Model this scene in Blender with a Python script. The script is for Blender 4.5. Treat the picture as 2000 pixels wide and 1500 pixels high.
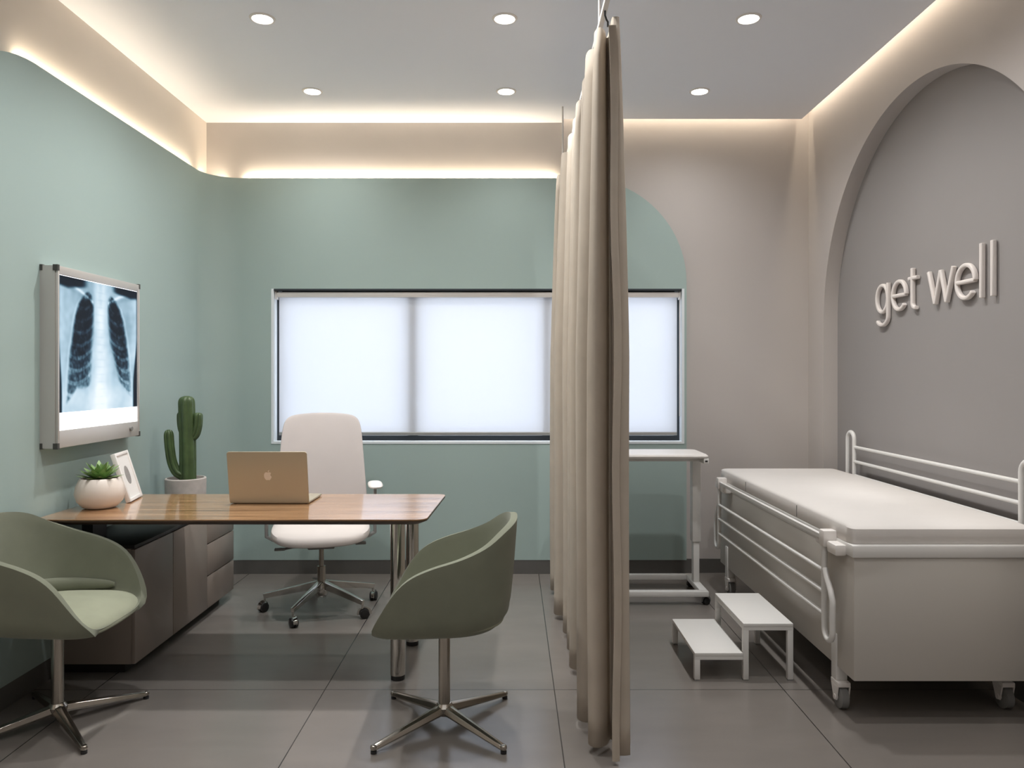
import bpy, bmesh, math, random
from mathutils import Vector, Matrix, noise
from math import sin, cos, pi, sqrt, radians as R

# ------------------------------------------------------------------ clear
for o in list(bpy.data.objects):
    bpy.data.objects.remove(o, do_unlink=True)
scene = bpy.context.scene
COL = scene.collection

# ------------------------------------------------------------------ camera
cam_data = bpy.data.cameras.new('camera')
cam_data.sensor_fit = 'HORIZONTAL'
cam_data.sensor_width = 36.0
cam_data.lens = 1495 / 2000 * 36
cam_data.shift_y = -17 / 2000
cam_data.clip_start = 0.05
cam = bpy.data.objects.new('camera', cam_data)
cam.location = (0, 0, 1.35)
cam.rotation_euler = (pi / 2, 0, 0)
COL.objects.link(cam)
scene.camera = cam

# ------------------------------------------------------------------ view, world (daylight outside the window)
scene.view_settings.view_transform = 'Standard'
scene.view_settings.look = 'None'
scene.view_settings.exposure = 0.10
scene.view_settings.gamma = 1.0
scene.view_settings.use_curve_mapping = False
scene.cycles.use_denoising = True
scene.cycles.max_bounces = 12
scene.cycles.diffuse_bounces = 8
scene.cycles.transparent_max_bounces = 12

world = bpy.data.worlds.new('sky')
scene.world = world
world.use_nodes = True
bg = world.node_tree.nodes['Background']
bg.inputs['Color'].default_value = (0.80, 0.89, 1.0, 1)
bg.inputs['Strength'].default_value = 3.35

WARM = (1.0, 0.84, 0.63)
SPOT_COL = (1.0, 0.99, 0.98)
SPOT_W = 96.0
LED_W = 3.4          # watts per metre of cove strip
SLOT_W = 2.0


def area(name, loc, sx, sy, watts, color, up=False, rz=0.0):
    l = bpy.data.lights.new(name, 'AREA')
    l.shape = 'RECTANGLE'
    l.size, l.size_y = sx, sy
    l.energy = watts
    l.color = color
    o = bpy.data.objects.new(name, l)
    o.location = loc
    o.rotation_euler = (pi if up else 0, 0, rz)
    COL.objects.link(o)
    return o


# LED strips hidden in the gap behind the top edge of the green panel
o = area('cove_light', (-2.076, 4.10, 2.678), 0.018, 1.76, LED_W * 0.8 * 1.76, WARM)
o.rotation_euler = (0, R(140), 0)
o = area('cove_light', (-0.76, 5.226, 2.678), 2.12, 0.018, LED_W * 2.12 * 1.65, WARM)
o.rotation_euler = (R(140), 0, 0)
area('cove_light', (-2.022, 5.172, 2.680), 0.24, 0.018, LED_W * 0.14, WARM, up=True, rz=pi / 4)
# LED strips in the slot between dropped ceiling and the wall on the right
o = area('slot_light', (1.972, 1.97, 3.215), 0.02, 6.42, SLOT_W * 0.85 * 6.42, WARM)
o.rotation_euler = (0, R(-20), 0)
o = area('slot_light', (1.13, 5.183, 3.215), 1.50, 0.02, SLOT_W * 1.50 * 1.15, WARM)
o.rotation_euler = (R(25), 0, 0)

# ------------------------------------------------------------------ materials


def lin(c):
    return tuple((x / 255 / 12.92) if x / 255 <= 0.04045 else ((x / 255 + 0.055) / 1.055) ** 2.4 for x in c)


def nt(m):
    return m.node_tree.nodes, m.node_tree.links


def mat(name, rgb, rough=0.6, metal=0.0, bump=0.0, bscale=200.0, var=0.0, vscale=6.0, stretch=(1, 1, 1), spec=0.5, coat=0.0):
    m = bpy.data.materials.new(name)
    m.use_nodes = True
    N, L = nt(m)
    b = N['Principled BSDF']
    c = lin(rgb)
    b.inputs['Base Color'].default_value = (*c, 1)
    b.inputs['Roughness'].default_value = rough
    b.inputs['Metallic'].default_value = metal
    b.inputs['Specular IOR Level'].default_value = spec
    b.inputs['Coat Weight'].default_value = coat
    tc = N.new('ShaderNodeTexCoord')
    mp = N.new('ShaderNodeMapping')
    mp.inputs['Scale'].default_value = stretch
    L.new(tc.outputs['Object'], mp.inputs['Vector'])
    if var > 0:
        n = N.new('ShaderNodeTexNoise')
        n.inputs['Scale'].default_value = vscale
        n.inputs['Detail'].default_value = 5
        L.new(mp.outputs['Vector'], n.inputs['Vector'])
        r = N.new('ShaderNodeValToRGB')
        r.color_ramp.elements[0].position = 0.3
        r.color_ramp.elements[1].position = 0.7
        r.color_ramp.elements[0].color = (*[x * (1 - var) for x in c], 1)
        r.color_ramp.elements[1].color = (*[min(1, x * (1 + var)) for x in c], 1)
        L.new(n.outputs['Fac'], r.inputs['Fac'])
        L.new(r.outputs['Color'], b.inputs['Base Color'])
    if bump > 0:
        n2 = N.new('ShaderNodeTexNoise')
        n2.inputs['Scale'].default_value = bscale
        n2.inputs['Detail'].default_value = 3
        L.new(mp.outputs['Vector'], n2.inputs['Vector'])
        bp = N.new('ShaderNodeBump')
        bp.inputs['Strength'].default_value = bump
        bp.inputs['Distance'].default_value = 0.002
        L.new(n2.outputs['Fac'], bp.inputs['Height'])
        L.new(bp.outputs['Normal'], b.inputs['Normal'])
    return m


def emit_mat(name, rgb, strength):
    m = bpy.data.materials.new(name)
    m.use_nodes = True
    N, L = nt(m)
    b = N['Principled BSDF']
    b.inputs['Base Color'].default_value = (*lin(rgb), 1)
    b.inputs['Emission Color'].default_value = (*lin(rgb), 1)
    b.inputs['Emission Strength'].default_value = strength
    return m


def weave_mat(name, rgb, rough=0.9, scale=900.0, strength=0.35, sheen=0.0, transl=0.0, var=0.06):
    m = mat(name, rgb, rough=rough, var=var, vscale=9.0, spec=0.2)
    N, L = nt(m)
    b = N['Principled BSDF']
    b.inputs['Sheen Weight'].default_value = sheen
    tc = N.new('ShaderNodeTexCoord')
    n2 = N.new('ShaderNodeTexNoise')
    n2.inputs['Scale'].default_value = scale
    L.new(tc.outputs['Object'], n2.inputs['Vector'])
    bp = N.new('ShaderNodeBump')
    bp.inputs['Strength'].default_value = strength
    bp.inputs['Distance'].default_value = 0.001
    L.new(n2.outputs['Fac'], bp.inputs['Height'])
    L.new(bp.outputs['Normal'], b.inputs['Normal'])
    if transl > 0:
        t = N.new('ShaderNodeBsdfTranslucent')
        t.inputs['Color'].default_value = (*lin(rgb), 1)
        mx = N.new('ShaderNodeMixShader')
        mx.inputs['Fac'].default_value = transl
        out = N['Material Output']
        L.new(b.outputs['BSDF'], mx.inputs[1])
        L.new(t.outputs['BSDF'], mx.inputs[2])
        L.new(mx.outputs['Shader'], out.inputs['Surface'])
    return m


def wood_mat(name, dark, light):
    m = bpy.data.materials.new(name)
    m.use_nodes = True
    N, L = nt(m)
    b = N['Principled BSDF']
    b.inputs['Roughness'].default_value = 0.24
    b.inputs['Specular IOR Level'].default_value = 0.6
    b.inputs['Coat Weight'].default_value = 0.9
    b.inputs['Coat IOR'].default_value = 1.65
    b.inputs['Coat Roughness'].default_value = 0.10
    tc = N.new('ShaderNodeTexCoord')
    mp = N.new('ShaderNodeMapping')
    mp.inputs['Scale'].default_value = (0.7, 14.0, 14.0)
    L.new(tc.outputs['Object'], mp.inputs['Vector'])
    n = N.new('ShaderNodeTexNoise')
    n.inputs['Scale'].default_value = 2.2
    n.inputs['Detail'].default_value = 8
    n.inputs['Distortion'].default_value = 0.5
    L.new(mp.outputs['Vector'], n.inputs['Vector'])
    mp2 = N.new('ShaderNodeMapping')
    mp2.inputs['Scale'].default_value = (3.0, 90.0, 90.0)
    L.new(tc.outputs['Object'], mp2.inputs['Vector'])
    n2 = N.new('ShaderNodeTexNoise')
    n2.inputs['Scale'].default_value = 3
    n2.inputs['Detail'].default_value = 6
    L.new(mp2.outputs['Vector'], n2.inputs['Vector'])
    ad = N.new('ShaderNodeMath')
    ad.operation = 'MULTIPLY_ADD'
    ad.inputs[1].default_value = 0.35
    L.new(n2.outputs['Fac'], ad.inputs[0])
    L.new(n.outputs['Fac'], ad.inputs[2])
    r = N.new('ShaderNodeValToRGB')
    r.color_ramp.elements[0].position = 0.48
    r.color_ramp.elements[1].position = 0.9
    r.color_ramp.elements[0].color = (*lin(dark), 1)
    r.color_ramp.elements[1].color = (*lin(light), 1)
    L.new(ad.outputs[0], r.inputs['Fac'])
    L.new(r.outputs['Color'], b.inputs['Base Color'])
    return m


def floor_mat():
    m = bpy.data.materials.new('floor_tiles')
    m.use_nodes = True
    N, L = nt(m)
    b = N['Principled BSDF']
    tc = N.new('ShaderNodeTexCoord')
    sep = N.new('ShaderNodeSeparateXYZ')
    L.new(tc.outputs['Object'], sep.inputs[0])

    def mth(op, a=None, bb=None, c=None):
        n = N.new('ShaderNodeMath')
        n.operation = op
        for i, v in enumerate((a, bb, c)):
            if v is None:
                continue
            if isinstance(v, (int, float)):
                n.inputs[i].default_value = v
            else:
                L.new(v, n.inputs[i])
        return n.outputs[0]

    def joint(axis, x0, w, half):
        u = mth('DIVIDE', mth('SUBTRACT', sep.outputs[axis], x0), w)
        fl = mth('FLOOR', u)
        f = mth('SUBTRACT', u, fl)
        d = mth('MULTIPLY', mth('MINIMUM', f, mth('SUBTRACT', 1.0, f)), w)
        return mth('LESS_THAN', d, half), fl
    jx, ix = joint('X', 0.1816, 0.985, 0.0022)
    jy, iy = joint('Y', 3.287, 1.97, 0.0022)
    j = mth('MAXIMUM', jx, jy)
    # mottled concrete look
    mp = N.new('ShaderNodeMapping')
    mp.inputs['Scale'].default_value = (1.0, 2.6, 1.0)
    L.new(tc.outputs['Object'], mp.inputs['Vector'])
    off = N.new('ShaderNodeCombineXYZ')
    L.new(mth('MULTIPLY', ix, 7.3), off.inputs[0])
    L.new(mth('MULTIPLY', iy, 3.1), off.inputs[1])
    L.new(off.outputs[0], mp.inputs['Location'])
    n = N.new('ShaderNodeTexNoise')
    n.inputs['Scale'].default_value = 2.4
    n.inputs['Detail'].default_value = 5
    n.inputs['Roughness'].default_value = 0.5
    L.new(mp.outputs['Vector'], n.inputs['Vector'])
    r = N.new('ShaderNodeValToRGB')
    r.color_ramp.elements[0].position = 0.3
    r.color_ramp.elements[1].position = 0.72
    r.color_ramp.elements[0].color = (*lin((117, 112, 107)), 1)
    r.color_ramp.elements[1].color = (*lin((124, 118, 113)), 1)
    L.new(n.outputs['Fac'], r.inputs['Fac'])
    mx = N.new('ShaderNodeMix')
    mx.data_type = 'RGBA'
    L.new(j, mx.inputs['Factor'])
    L.new(r.outputs['Color'], mx.inputs['A'])
    mx.inputs['B'].default_value = (*lin((45, 43, 42)), 1)
    L.new(mx.outputs['Result'], b.inputs['Base Color'])
    rr = mth('MULTIPLY_ADD', n.outputs['Fac'], 0.04, 0.20)
    L.new(rr, b.inputs['Roughness'])
    b.inputs['Specular IOR Level'].default_value = 0.75
    return m


def glass_mat():
    m = bpy.data.materials.new('window_glass')
    m.use_nodes = True
    N, L = nt(m)
    out = N['Material Output']
    N.remove(N['Principled BSDF'])
    t = N.new('ShaderNodeBsdfTransparent')
    g = N.new('ShaderNodeBsdfGlossy')
    g.inputs['Roughness'].default_value = 0.02
    mx = N.new('ShaderNodeMixShader')
    mx.inputs['Fac'].default_value = 0.08
    L.new(t.outputs[0], mx.inputs[1])
    L.new(g.outputs[0], mx.inputs[2])
    L.new(mx.outputs[0], out.inputs['Surface'])
    return m


def blind_mat():
    m = bpy.data.materials.new('blind_fabric')
    m.use_nodes = True
    N, L = nt(m)
    out = N['Material Output']
    N.remove(N['Principled BSDF'])
    t = N.new('ShaderNodeBsdfTranslucent')
    t.inputs['Color'].default_value = (0.80, 0.81, 0.84, 1)
    d = N.new('ShaderNodeBsdfDiffuse')
    d.inputs['Color'].default_value = (0.8, 0.8, 0.82, 1)
    tc = N.new('ShaderNodeTexCoord')
    n = N.new('ShaderNodeTexNoise')
    n.inputs['Scale'].default_value = 700
    L.new(tc.outputs['Object'], n.inputs['Vector'])
    mt = N.new('ShaderNodeMath')
    mt.operation = 'MULTIPLY_ADD'
    mt.inputs[1].default_value = 0.06
    mt.inputs[2].default_value = 0.38
    L.new(n.outputs['Fac'], mt.inputs[0])
    mx = N.new('ShaderNodeMixShader')
    L.new(mt.outputs[0], mx.inputs['Fac'])
    L.new(t.outputs[0], mx.inputs[1])
    L.new(d.outputs[0], mx.inputs[2])
    L.new(mx.outputs[0], out.inputs['Surface'])
    return m


M = {}
M['beige'] = mat('beige_wall_paint', (190, 184, 180), 0.85, bump=0.06, bscale=260, var=0.012, vscale=2)
M['niche'] = mat('grey_niche_paint', (150, 146, 144), 0.85, bump=0.06, bscale=260, var=0.015, vscale=2)
M['cream'] = mat('cream_cove_paint', (226, 217, 207), 0.85, bump=0.06, bscale=260)
M['green'] = mat('sage_panel_paint', (160, 178, 174), 0.8, bump=0.05, bscale=260, var=0.012, vscale=2)
M['ceil'] = mat('ceiling_paint', (240, 243, 250), 0.9, bump=0.04, bscale=220)
M['base'] = mat('baseboard_tile', (92, 90, 87), 0.5, var=0.06, vscale=8)
M['floor'] = floor_mat()
M['white'] = mat('white_powder_coat', (222, 221, 218), 0.4, bump=0.03, bscale=500)
M['white_plastic'] = mat('white_plastic', (232, 228, 224), 0.38, bump=0.02, bscale=400)
M['reveal'] = mat('window_reveal_paint', (222, 228, 232), 0.7, bump=0.03, bscale=300)
M['anthracite'] = mat('shaded_anthracite_frame', (48, 54, 60), 0.45, bump=0.03, bscale=400)  # dark frame colour that also holds the shadow behind the blind
M['alu'] = mat('brushed_aluminium', (178, 178, 176), 0.38, metal=0.7, bump=0.04, bscale=500, stretch=(1, 1, 0.02))
M['chrome'] = mat('polished_chrome', (205, 203, 198), 0.13, metal=1.0, var=0.03, vscale=3)
M['steel'] = mat('brushed_steel', (176, 170, 161), 0.24, metal=1.0, bump=0.03, bscale=300, stretch=(1, 1, 0.03))
M['black'] = mat('black_plastic', (30, 30, 31), 0.45, bump=0.03, bscale=300)
M['grey_plastic'] = mat('grey_plastic', (128, 128, 126), 0.45, bump=0.03, bscale=300)
M['wood'] = wood_mat('walnut_veneer', (126, 88, 56), (206, 160, 116))
M['wood_edge'] = mat('dark_desk_edge', (62, 46, 33), 0.45, var=0.15, vscale=12, stretch=(0.2, 4, 4))
M['taupe'] = mat('taupe_lacquer', (140, 128, 119), 0.36, bump=0.02, bscale=300, var=0.02, vscale=2)
M['dark'] = mat('dark_plinth_and_shade', (34, 32, 31), 0.5, bump=0.02, bscale=200)
M['sage_fabric'] = weave_mat('sage_wool_fabric', (120, 123, 107), sheen=0.15)
M['sage_fabric_lit'] = weave_mat('sage_wool_fabric_lit', (152, 155, 134), sheen=0.15)  # shell fabric again, lighter: light inside the tub put into the colour
M['chair_white'] = weave_mat('cream_leather', (214, 206, 201), rough=0.55, scale=300, strength=0.12, var=0.015)
M['chair_mesh'] = weave_mat('cream_mesh_back', (198, 190, 187), rough=0.7, scale=1200, strength=0.3, var=0.015)
M['curtain'] = weave_mat('beige_linen', (184, 173, 159), scale=1100, strength=0.35, transl=0.06, var=0.05)
M['mattress'] = weave_mat('white_mattress_ticking', (212, 208, 204), rough=0.75, scale=420, strength=0.22, var=0.012)
M['bed_panel'] = mat('bed_laminate', (192, 188, 181), 0.42, bump=0.02, bscale=300)
M['ceramic'] = mat('white_ceramic', (226, 215, 205), 0.35, bump=0.03, bscale=60, var=0.02, vscale=10)
M['concrete'] = mat('pale_concrete_pot', (182, 174, 168), 0.8, bump=0.25, bscale=140, var=0.10, vscale=22)
M['soil'] = mat('dark_potting_soil', (46, 38, 32), 0.95, bump=0.9, bscale=160, var=0.3, vscale=60)
M['cactus'] = mat('cactus_skin', (70, 90, 54), 0.42, bump=0.06, bscale=90, var=0.22, vscale=16)
M['spine'] = mat('cactus_spine', (196, 190, 140), 0.6, var=0.05)
M['succulent'] = mat('succulent_leaf', (130, 160, 100), 0.42, bump=0.04, bscale=120, var=0.25, vscale=20)
M['gold'] = mat('champagne_aluminium', (182, 172, 150), 0.40, metal=0.5, bump=0.02, bscale=900)
M['gold_logo'] = mat('mirror_emblem', (222, 212, 198), 0.3, metal=0.3, var=0.02)
M['keys'] = mat('black_keys', (28, 28, 30), 0.5, bump=0.02, bscale=200)
M['screen_off'] = mat('dark_screen', (12, 12, 14), 0.1, var=0.05)
M['letters'] = mat('white_acrylic_letters', (228, 221, 216), 0.5, bump=0.02, bscale=300)
M['paper'] = mat('white_mat_board', (226, 224, 221), 0.8, bump=0.04, bscale=300)
M['picture'] = mat('grey_engraved_picture', (146, 143, 141), 0.7, var=0.10, vscale=60)
M['cap'] = mat('corner_cap_plastic', (70, 68, 64), 0.4, var=0.05)
M['glass'] = glass_mat()
M['blind'] = blind_mat()
M['lens'] = emit_mat('downlight_lens', (255, 250, 240), 14.0)
M['lightbox'] = emit_mat('lit_opal_screen', (248, 251, 255), 1.15)

# ------------------------------------------------------------------ mesh builder


class MB:
    def __init__(self):
        self.bm = bmesh.new()

    def _add(self, verts, faces, smooth=False):
        vs = [self.bm.verts.new(v) for v in verts]
        out = []
        for f in faces:
            try:
                fc = self.bm.faces.new([vs[i] for i in f])
                fc.smooth = smooth
                out.append(fc)
            except ValueError:
                pass
        return vs, out

    def box(self, x0, x1, y0, y1, z0, z1, bevel=0.0, seg=2):
        v = [(x0, y0, z0), (x1, y0, z0), (x1, y1, z0), (x0, y1, z0),
             (x0, y0, z1), (x1, y0, z1), (x1, y1, z1), (x0, y1, z1)]
        f = [(0, 3, 2, 1), (4, 5, 6, 7), (0, 1, 5, 4), (1, 2, 6, 5), (2, 3, 7, 6), (3, 0, 4, 7)]
        vs, fs = self._add(v, f)
        if bevel > 0:
            es = {e for fc in fs for e in fc.edges}
            res = bmesh.ops.bevel(self.bm, geom=list(es), offset=bevel, segments=seg, affect='EDGES', profile=0.5)
            for fc in res['faces']:
                fc.smooth = True
        return self

    def sweep(self, pts, rad, seg=12, cap=True, prof=None, up=None, smooth=True):
        """tube along pts; rad a number, list, or function(i, angle); prof = list of (a, b) in frame axes."""
        P = [Vector(p) for p in pts]
        n = len(P)
        T = []
        for i in range(n):
            a = P[max(0, i - 1)]
            b = P[min(n - 1, i + 1)]
            T.append((b - a).normalized())
        ref = Vector(up) if up else (Vector((0, 0, 1)) if abs(T[0].z) < 0.9 else Vector((0, 1, 0)))
        nrm = (ref - T[0] * ref.dot(T[0])).normalized()
        verts = []
        for i in range(n):
            if i > 0:
                if up:
                    nrm = Vector(up)
                nrm = (nrm - T[i] * nrm.dot(T[i])).normalized()
            bi = T[i].cross(nrm)
            if prof:
                s = rad[i] if isinstance(rad, (list, tuple)) else (rad if rad else 1.0)
                for (a, b) in prof:
                    verts.append(P[i] + nrm * (a * s) + bi * (b * s))
            else:
                for k in range(seg):
                    t = 2 * pi * k / seg
                    r = rad(i, t) if callable(rad) else (rad[i] if isinstance(rad, (list, tuple)) else rad)
                    verts.append(P[i] + nrm * (cos(t) * r) + bi * (sin(t) * r))
        m = len(prof) if prof else seg
        faces = []
        for i in range(n - 1):
            for k in range(m):
                k2 = (k + 1) % m
                faces.append((i * m + k, (i + 1) * m + k, (i + 1) * m + k2, i * m + k2))
        vs, fs = self._add(verts, faces, smooth)
        if cap:
            for idx in (range(m), range((n - 1) * m, n * m)):
                try:
                    self.bm.faces.new([vs[i] for i in idx])
                except ValueError:
                    pass
        return self

    def cyl(self, p0, p1, r0, r1=None, seg=20):
        return self.sweep([p0, p1], [r0, r0 if r1 is None else r1], seg)

    def lathe(self, prof, c=(0, 0, 0), seg=40):
        """prof: list of (r, z) bottom to top; closed by caps if r > 0 at the ends."""
        verts, faces = [], []
        for (r, z) in prof:
            for k in range(seg):
                t = 2 * pi * k / seg
                verts.append((c[0] + r * cos(t), c[1] + r * sin(t), c[2] + z))
        for i in range(len(prof) - 1):
            for k in range(seg):
                k2 = (k + 1) % seg
                faces.append((i * seg + k, i * seg + k2, (i + 1) * seg + k2, (i + 1) * seg + k))
        vs, fs = self._add(verts, faces, True)
        for i in (0, len(prof) - 1):
            if prof[i][0] > 1e-5:
                try:
                    self.bm.faces.new(vs[i * seg:(i + 1) * seg])
                except ValueError:
                    pass
        bmesh.ops.remove_doubles(self.bm, verts=vs, dist=1e-6)
        return self

    def pad(self, w, d, h, n=5.0, p=3.0, res=20, fn=None, crown=0.0):
        """pillow: squircle outline w x d, thickness h, rounded rim; fn maps (x, y, z) to a point."""
        def grid(sign):
            rows = []
            for i in range(res + 1):
                row = []
                for j in range(res + 1):
                    a = -1 + 2 * i / res
                    b = -1 + 2 * j / res
                    a = math.copysign(1 - (1 - abs(a)) ** 1.7, a)
                    b = math.copysign(1 - (1 - abs(b)) ** 1.7, b)
                    mx = max(abs(a), abs(b))
                    if mx > 1e-9:
                        k = mx / ((abs(a) ** n + abs(b) ** n) ** (1 / n))
                    else:
                        k = 1
                    z = sign * h / 2 * max(0.0, 1 - mx ** p) ** (1 / p)
                    if sign > 0:
                        z += crown * (1 - a * a) * (1 - b * b)
                    q = (a * k * w / 2, b * k * d / 2, z)
                    row.append(fn(*q) if fn else q)
                rows.append(row)
            return rows
        for sign in (1, -1):
            g = grid(sign)
            verts = [v for row in g for v in row]
            faces = []
            m = res + 1
            for i in range(res):
                for j in range(res):
                    q = (i * m + j, (i + 1) * m + j, (i + 1) * m + j + 1, i * m + j + 1)
                    faces.append(q if sign > 0 else q[::-1])
            self._add(verts, faces, True)
        bmesh.ops.remove_doubles(self.bm, verts=list(self.bm.verts), dist=1e-5)
        return self

    def prism(self, poly, axis, a, b):
        """extrude 2-D polygon along axis from a to b. axis 'x': poly=(y,z); 'y': (x,z); 'z': (x,y)"""
        def mk(u, v, w):
            return {'x': (w, u, v), 'y': (u, w, v), 'z': (u, v, w)}[axis]
        n = len(poly)
        verts = [mk(u, v, a) for u, v in poly] + [mk(u, v, b) for u, v in poly]
        faces = [tuple(range(n)), tuple(range(2 * n - 1, n - 1, -1))]
        faces += [(i, (i + 1) % n, n + (i + 1) % n, n + i) for i in range(n)]
        self._add(verts, faces)
        return self

    def build(self, name, m, parent=None, loc=None, rot=None, sharp=35, subsurf=0, bevel=0.0, recalc=True):
        if recalc:
            bmesh.ops.recalc_face_normals(self.bm, faces=list(self.bm.faces))
        me = bpy.data.meshes.new(name)
        self.bm.to_mesh(me)
        self.bm.free()
        me.materials.append(m)
        if sharp:
            me.set_sharp_from_angle(angle=R(sharp))
        o = bpy.data.objects.new(name, me)
        COL.objects.link(o)
        if parent:
            o.parent = parent
        if loc:
            o.location = loc
        if rot:
            o.rotation_euler = rot
        if bevel:
            md = o.modifiers.new('bevel', 'BEVEL')
            md.width = bevel
            md.segments = 2
            md.limit_method = 'ANGLE'
        if subsurf:
            md = o.modifiers.new('subsurf', 'SUBSURF')
            md.levels = md.render_levels = subsurf
        return o


def thing(name, label, cat, loc=(0, 0, 0), rz=0.0, group=None):
    o = bpy.data.objects.new(name, None)
    o.empty_display_size = 0.1
    COL.objects.link(o)
    o.location = loc
    o.rotation_euler = (0, 0, rz)
    return tag(o, label, cat, group)


def tag(o, label, cat, group=None):
    o['label'] = label
    o['category'] = cat
    if group:
        o['group'] = group
    return o


def struct(o, label=None, cat=None):
    o['kind'] = 'structure'
    if label:
        o['label'] = label
        o['category'] = cat
    return o


def copy_tree(root, **kw):
    r = root.copy()
    COL.objects.link(r)

    def rec(src, dst):
        for ch in list(src.children):
            c = ch.copy()
            COL.objects.link(c)
            c.parent = dst
            rec(ch, c)
    rec(root, r)
    return r


def arc(cx, cy, r, a0, a1, n):
    return [(cx + r * cos(R(a0 + (a1 - a0) * i / n)), cy + r * sin(R(a0 + (a1 - a0) * i / n))) for i in range(n + 1)]


# ------------------------------------------------------------------ room shell
FRONT = -1.5
LW, BW, RW = -2.092, 5.242, 2.03          # wall planes
PX, PY = -2.05, 5.20                      # green panel faces
CZ = 3.08                                 # dropped ceiling

b = MB().box(-2.35, 2.45, FRONT - 0.2, 5.6, -0.12, 0.0)
struct(b.build('floor', M['floor']), 'grey large-format stone tile floor with thin dark joints', 'floor')

# ceiling: dropped slab with a light slot along the right wall and the right half of the back wall, plus its cap
b = MB()
poly = [(LW, FRONT), (1.955, FRONT), (1.955, 5.167), (0.345, 5.167), (0.345, BW), (LW, BW)]
b.prism(poly, 'z', CZ, CZ + 0.07)
b.box(-2.35, 2.45, FRONT - 0.2, 5.6, 3.27, 3.36)
struct(b.build('ceiling', M['ceil']), 'smooth white dropped ceiling with glowing edge slots', 'ceiling')

b = MB().box(LW - 0.2, LW, FRONT, BW, 0, 3.27)
struct(b.build('wall_left', M['cream']), 'left wall, cream strip above the green panel', 'wall')
b = MB().box(-2.35, 2.45, FRONT - 0.2, FRONT, 0, 3.27)
struct(b.build('wall_front', M['beige']), 'beige wall behind the camera', 'wall')

# back wall with window opening
WX0, WX1, WZ0, WZ1 = -1.635, 1.170, 0.885, 1.938
b = MB()
b.box(LW - 0.2, WX0, BW, BW + 0.07, 0, 3.27)
b.box(WX1, RW + 0.2, BW, BW + 0.07, 0, 3.27)
b.box(WX0, WX1, BW, BW + 0.07, 0, WZ0)
b.box(WX0, WX1, BW, BW + 0.07, WZ1, 3.27)
struct(b.build('wall_back', M['beige']), 'beige back wall behind the green panel', 'wall')

# right wall with arched niche
NC, NR, NS = 3.857, 1.127, 1.705           # centre (Y), radius, springing height
ND = 2.120                                # niche back plane
b = MB()
left, right = NC - NR, NC + NR
verts, faces = [], []
outline = [(left, 0.0)] + [(NC - NR * cos(R(a)), NS + NR * sin(R(a))) for a in range(0, 181, 2)] + [(right, 0.0)]
top = 3.27
bm = b.bm


def quad(*p):
    f = bm.faces.new([bm.verts.new(q) for q in p])
    return f


quad((RW, FRONT, 0), (RW, left, 0), (RW, left, top), (RW, FRONT, top))
quad((RW, right, 0), (RW, 5.4, 0), (RW, 5.4, top), (RW, right, top))
for i in range(1, len(outline) - 2):
    (y0, z0), (y1, z1) = outline[i], outline[i + 1]
    quad((RW, y0, z0), (RW, y1, z1), (RW, y1, top), (RW, y0, top))
for i in range(len(outline) - 1):
    (y0, z0), (y1, z1) = outline[i], outline[i + 1]
    quad((RW, y0, z0), (ND, y0, z0), (ND, y1, z1), (RW, y1, z1))
# thickness behind
for (y0, y1) in ((FRONT, left), (right, 5.4)):
    quad((2.2, y0, 0), (2.2, y1, 0), (2.2, y1, top), (2.2, y0, top))
quad((RW, FRONT, top), (2.2, FRONT, top), (2.2, 5.4, top), (RW, 5.4, top))
bmesh.ops.remove_doubles(bm, verts=list(bm.verts), dist=1e-5)
struct(b.build('wall_right', M['beige'], sharp=0), 'beige right wall with tall arched niche', 'wall')

b = MB()
b.bm.faces.new([b.bm.verts.new((ND, y, z)) for (y, z) in outline])
b.bm.faces.new([b.bm.verts.new((ND + 0.1, y, z)) for (y, z) in outline])
struct(b.build('trim_1', M['niche']), 'grey arched niche back behind the bed', 'wall')

# green panel: left wall, rounded corner, back wall with window hole and quarter-round ends
RC, RA, PT = 0.22, 0.713, 2.69
Y_START = 2.587
s1 = (PY - RC) - Y_START
s2 = s1 + RC * pi / 2
X_END = 1.186
s3 = s2 + (X_END - (PX + RC))


def on_path(s, off=0.0):
    """point and off = distance behind the face"""
    if s <= s1:
        return (PX - off, Y_START + s)
    if s <= s2:
        a = pi - (s - s1) / RC
        return (PX + RC + (RC + off) * cos(a), PY - RC + (RC + off) * sin(a))
    return (PX + RC + (s - s2), PY + off)


def top_at(s):
    z = PT
    for d in (s, s3 - s):
        if d < RA:
            z = min(z, PT - RA + sqrt(max(0, RA * RA - (RA - d) ** 2)))
    return z


sw0 = round(s2 + WX0 - (PX + RC), 4)
sw1 = round(s2 + WX1 - (PX + RC), 4)
S = sorted(set([round(x, 4) for x in
                [RA * (1 - cos(R(a))) for a in range(0, 91, 4)] + [RA, s1] +
                [s1 + (s2 - s1) * i / 12 for i in range(13)] + [sw0, sw1] +
                [s3 - RA * (1 - cos(R(a))) for a in range(0, 91, 4)] + [sw0 + (s3 - RA - sw0) * i / 8 for i in range(8)]]))
b = MB()
bm = b.bm
PB = 0.095
for off in (0.0, 0.012):
    for i in range(len(S) - 1):
        a, c = S[i], S[i + 1]
        mid = (a + c) / 2
        hole = sw0 - 1e-4 < mid < sw1 + 1e-4
        p, q = on_path(a, off), on_path(c, off)
        for (z0, za, zb) in ((PB, WZ0, WZ0), (WZ0, WZ1, WZ1), (WZ1, top_at(a), top_at(c))):
            if hole and z0 == WZ0:
                continue
            vs = [(p[0], p[1], z0), (q[0], q[1], z0), (q[0], q[1], zb), (p[0], p[1], za)]
            f = bm.faces.new([bm.verts.new(v) for v in (vs if off == 0 else vs[::-1])])
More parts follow.
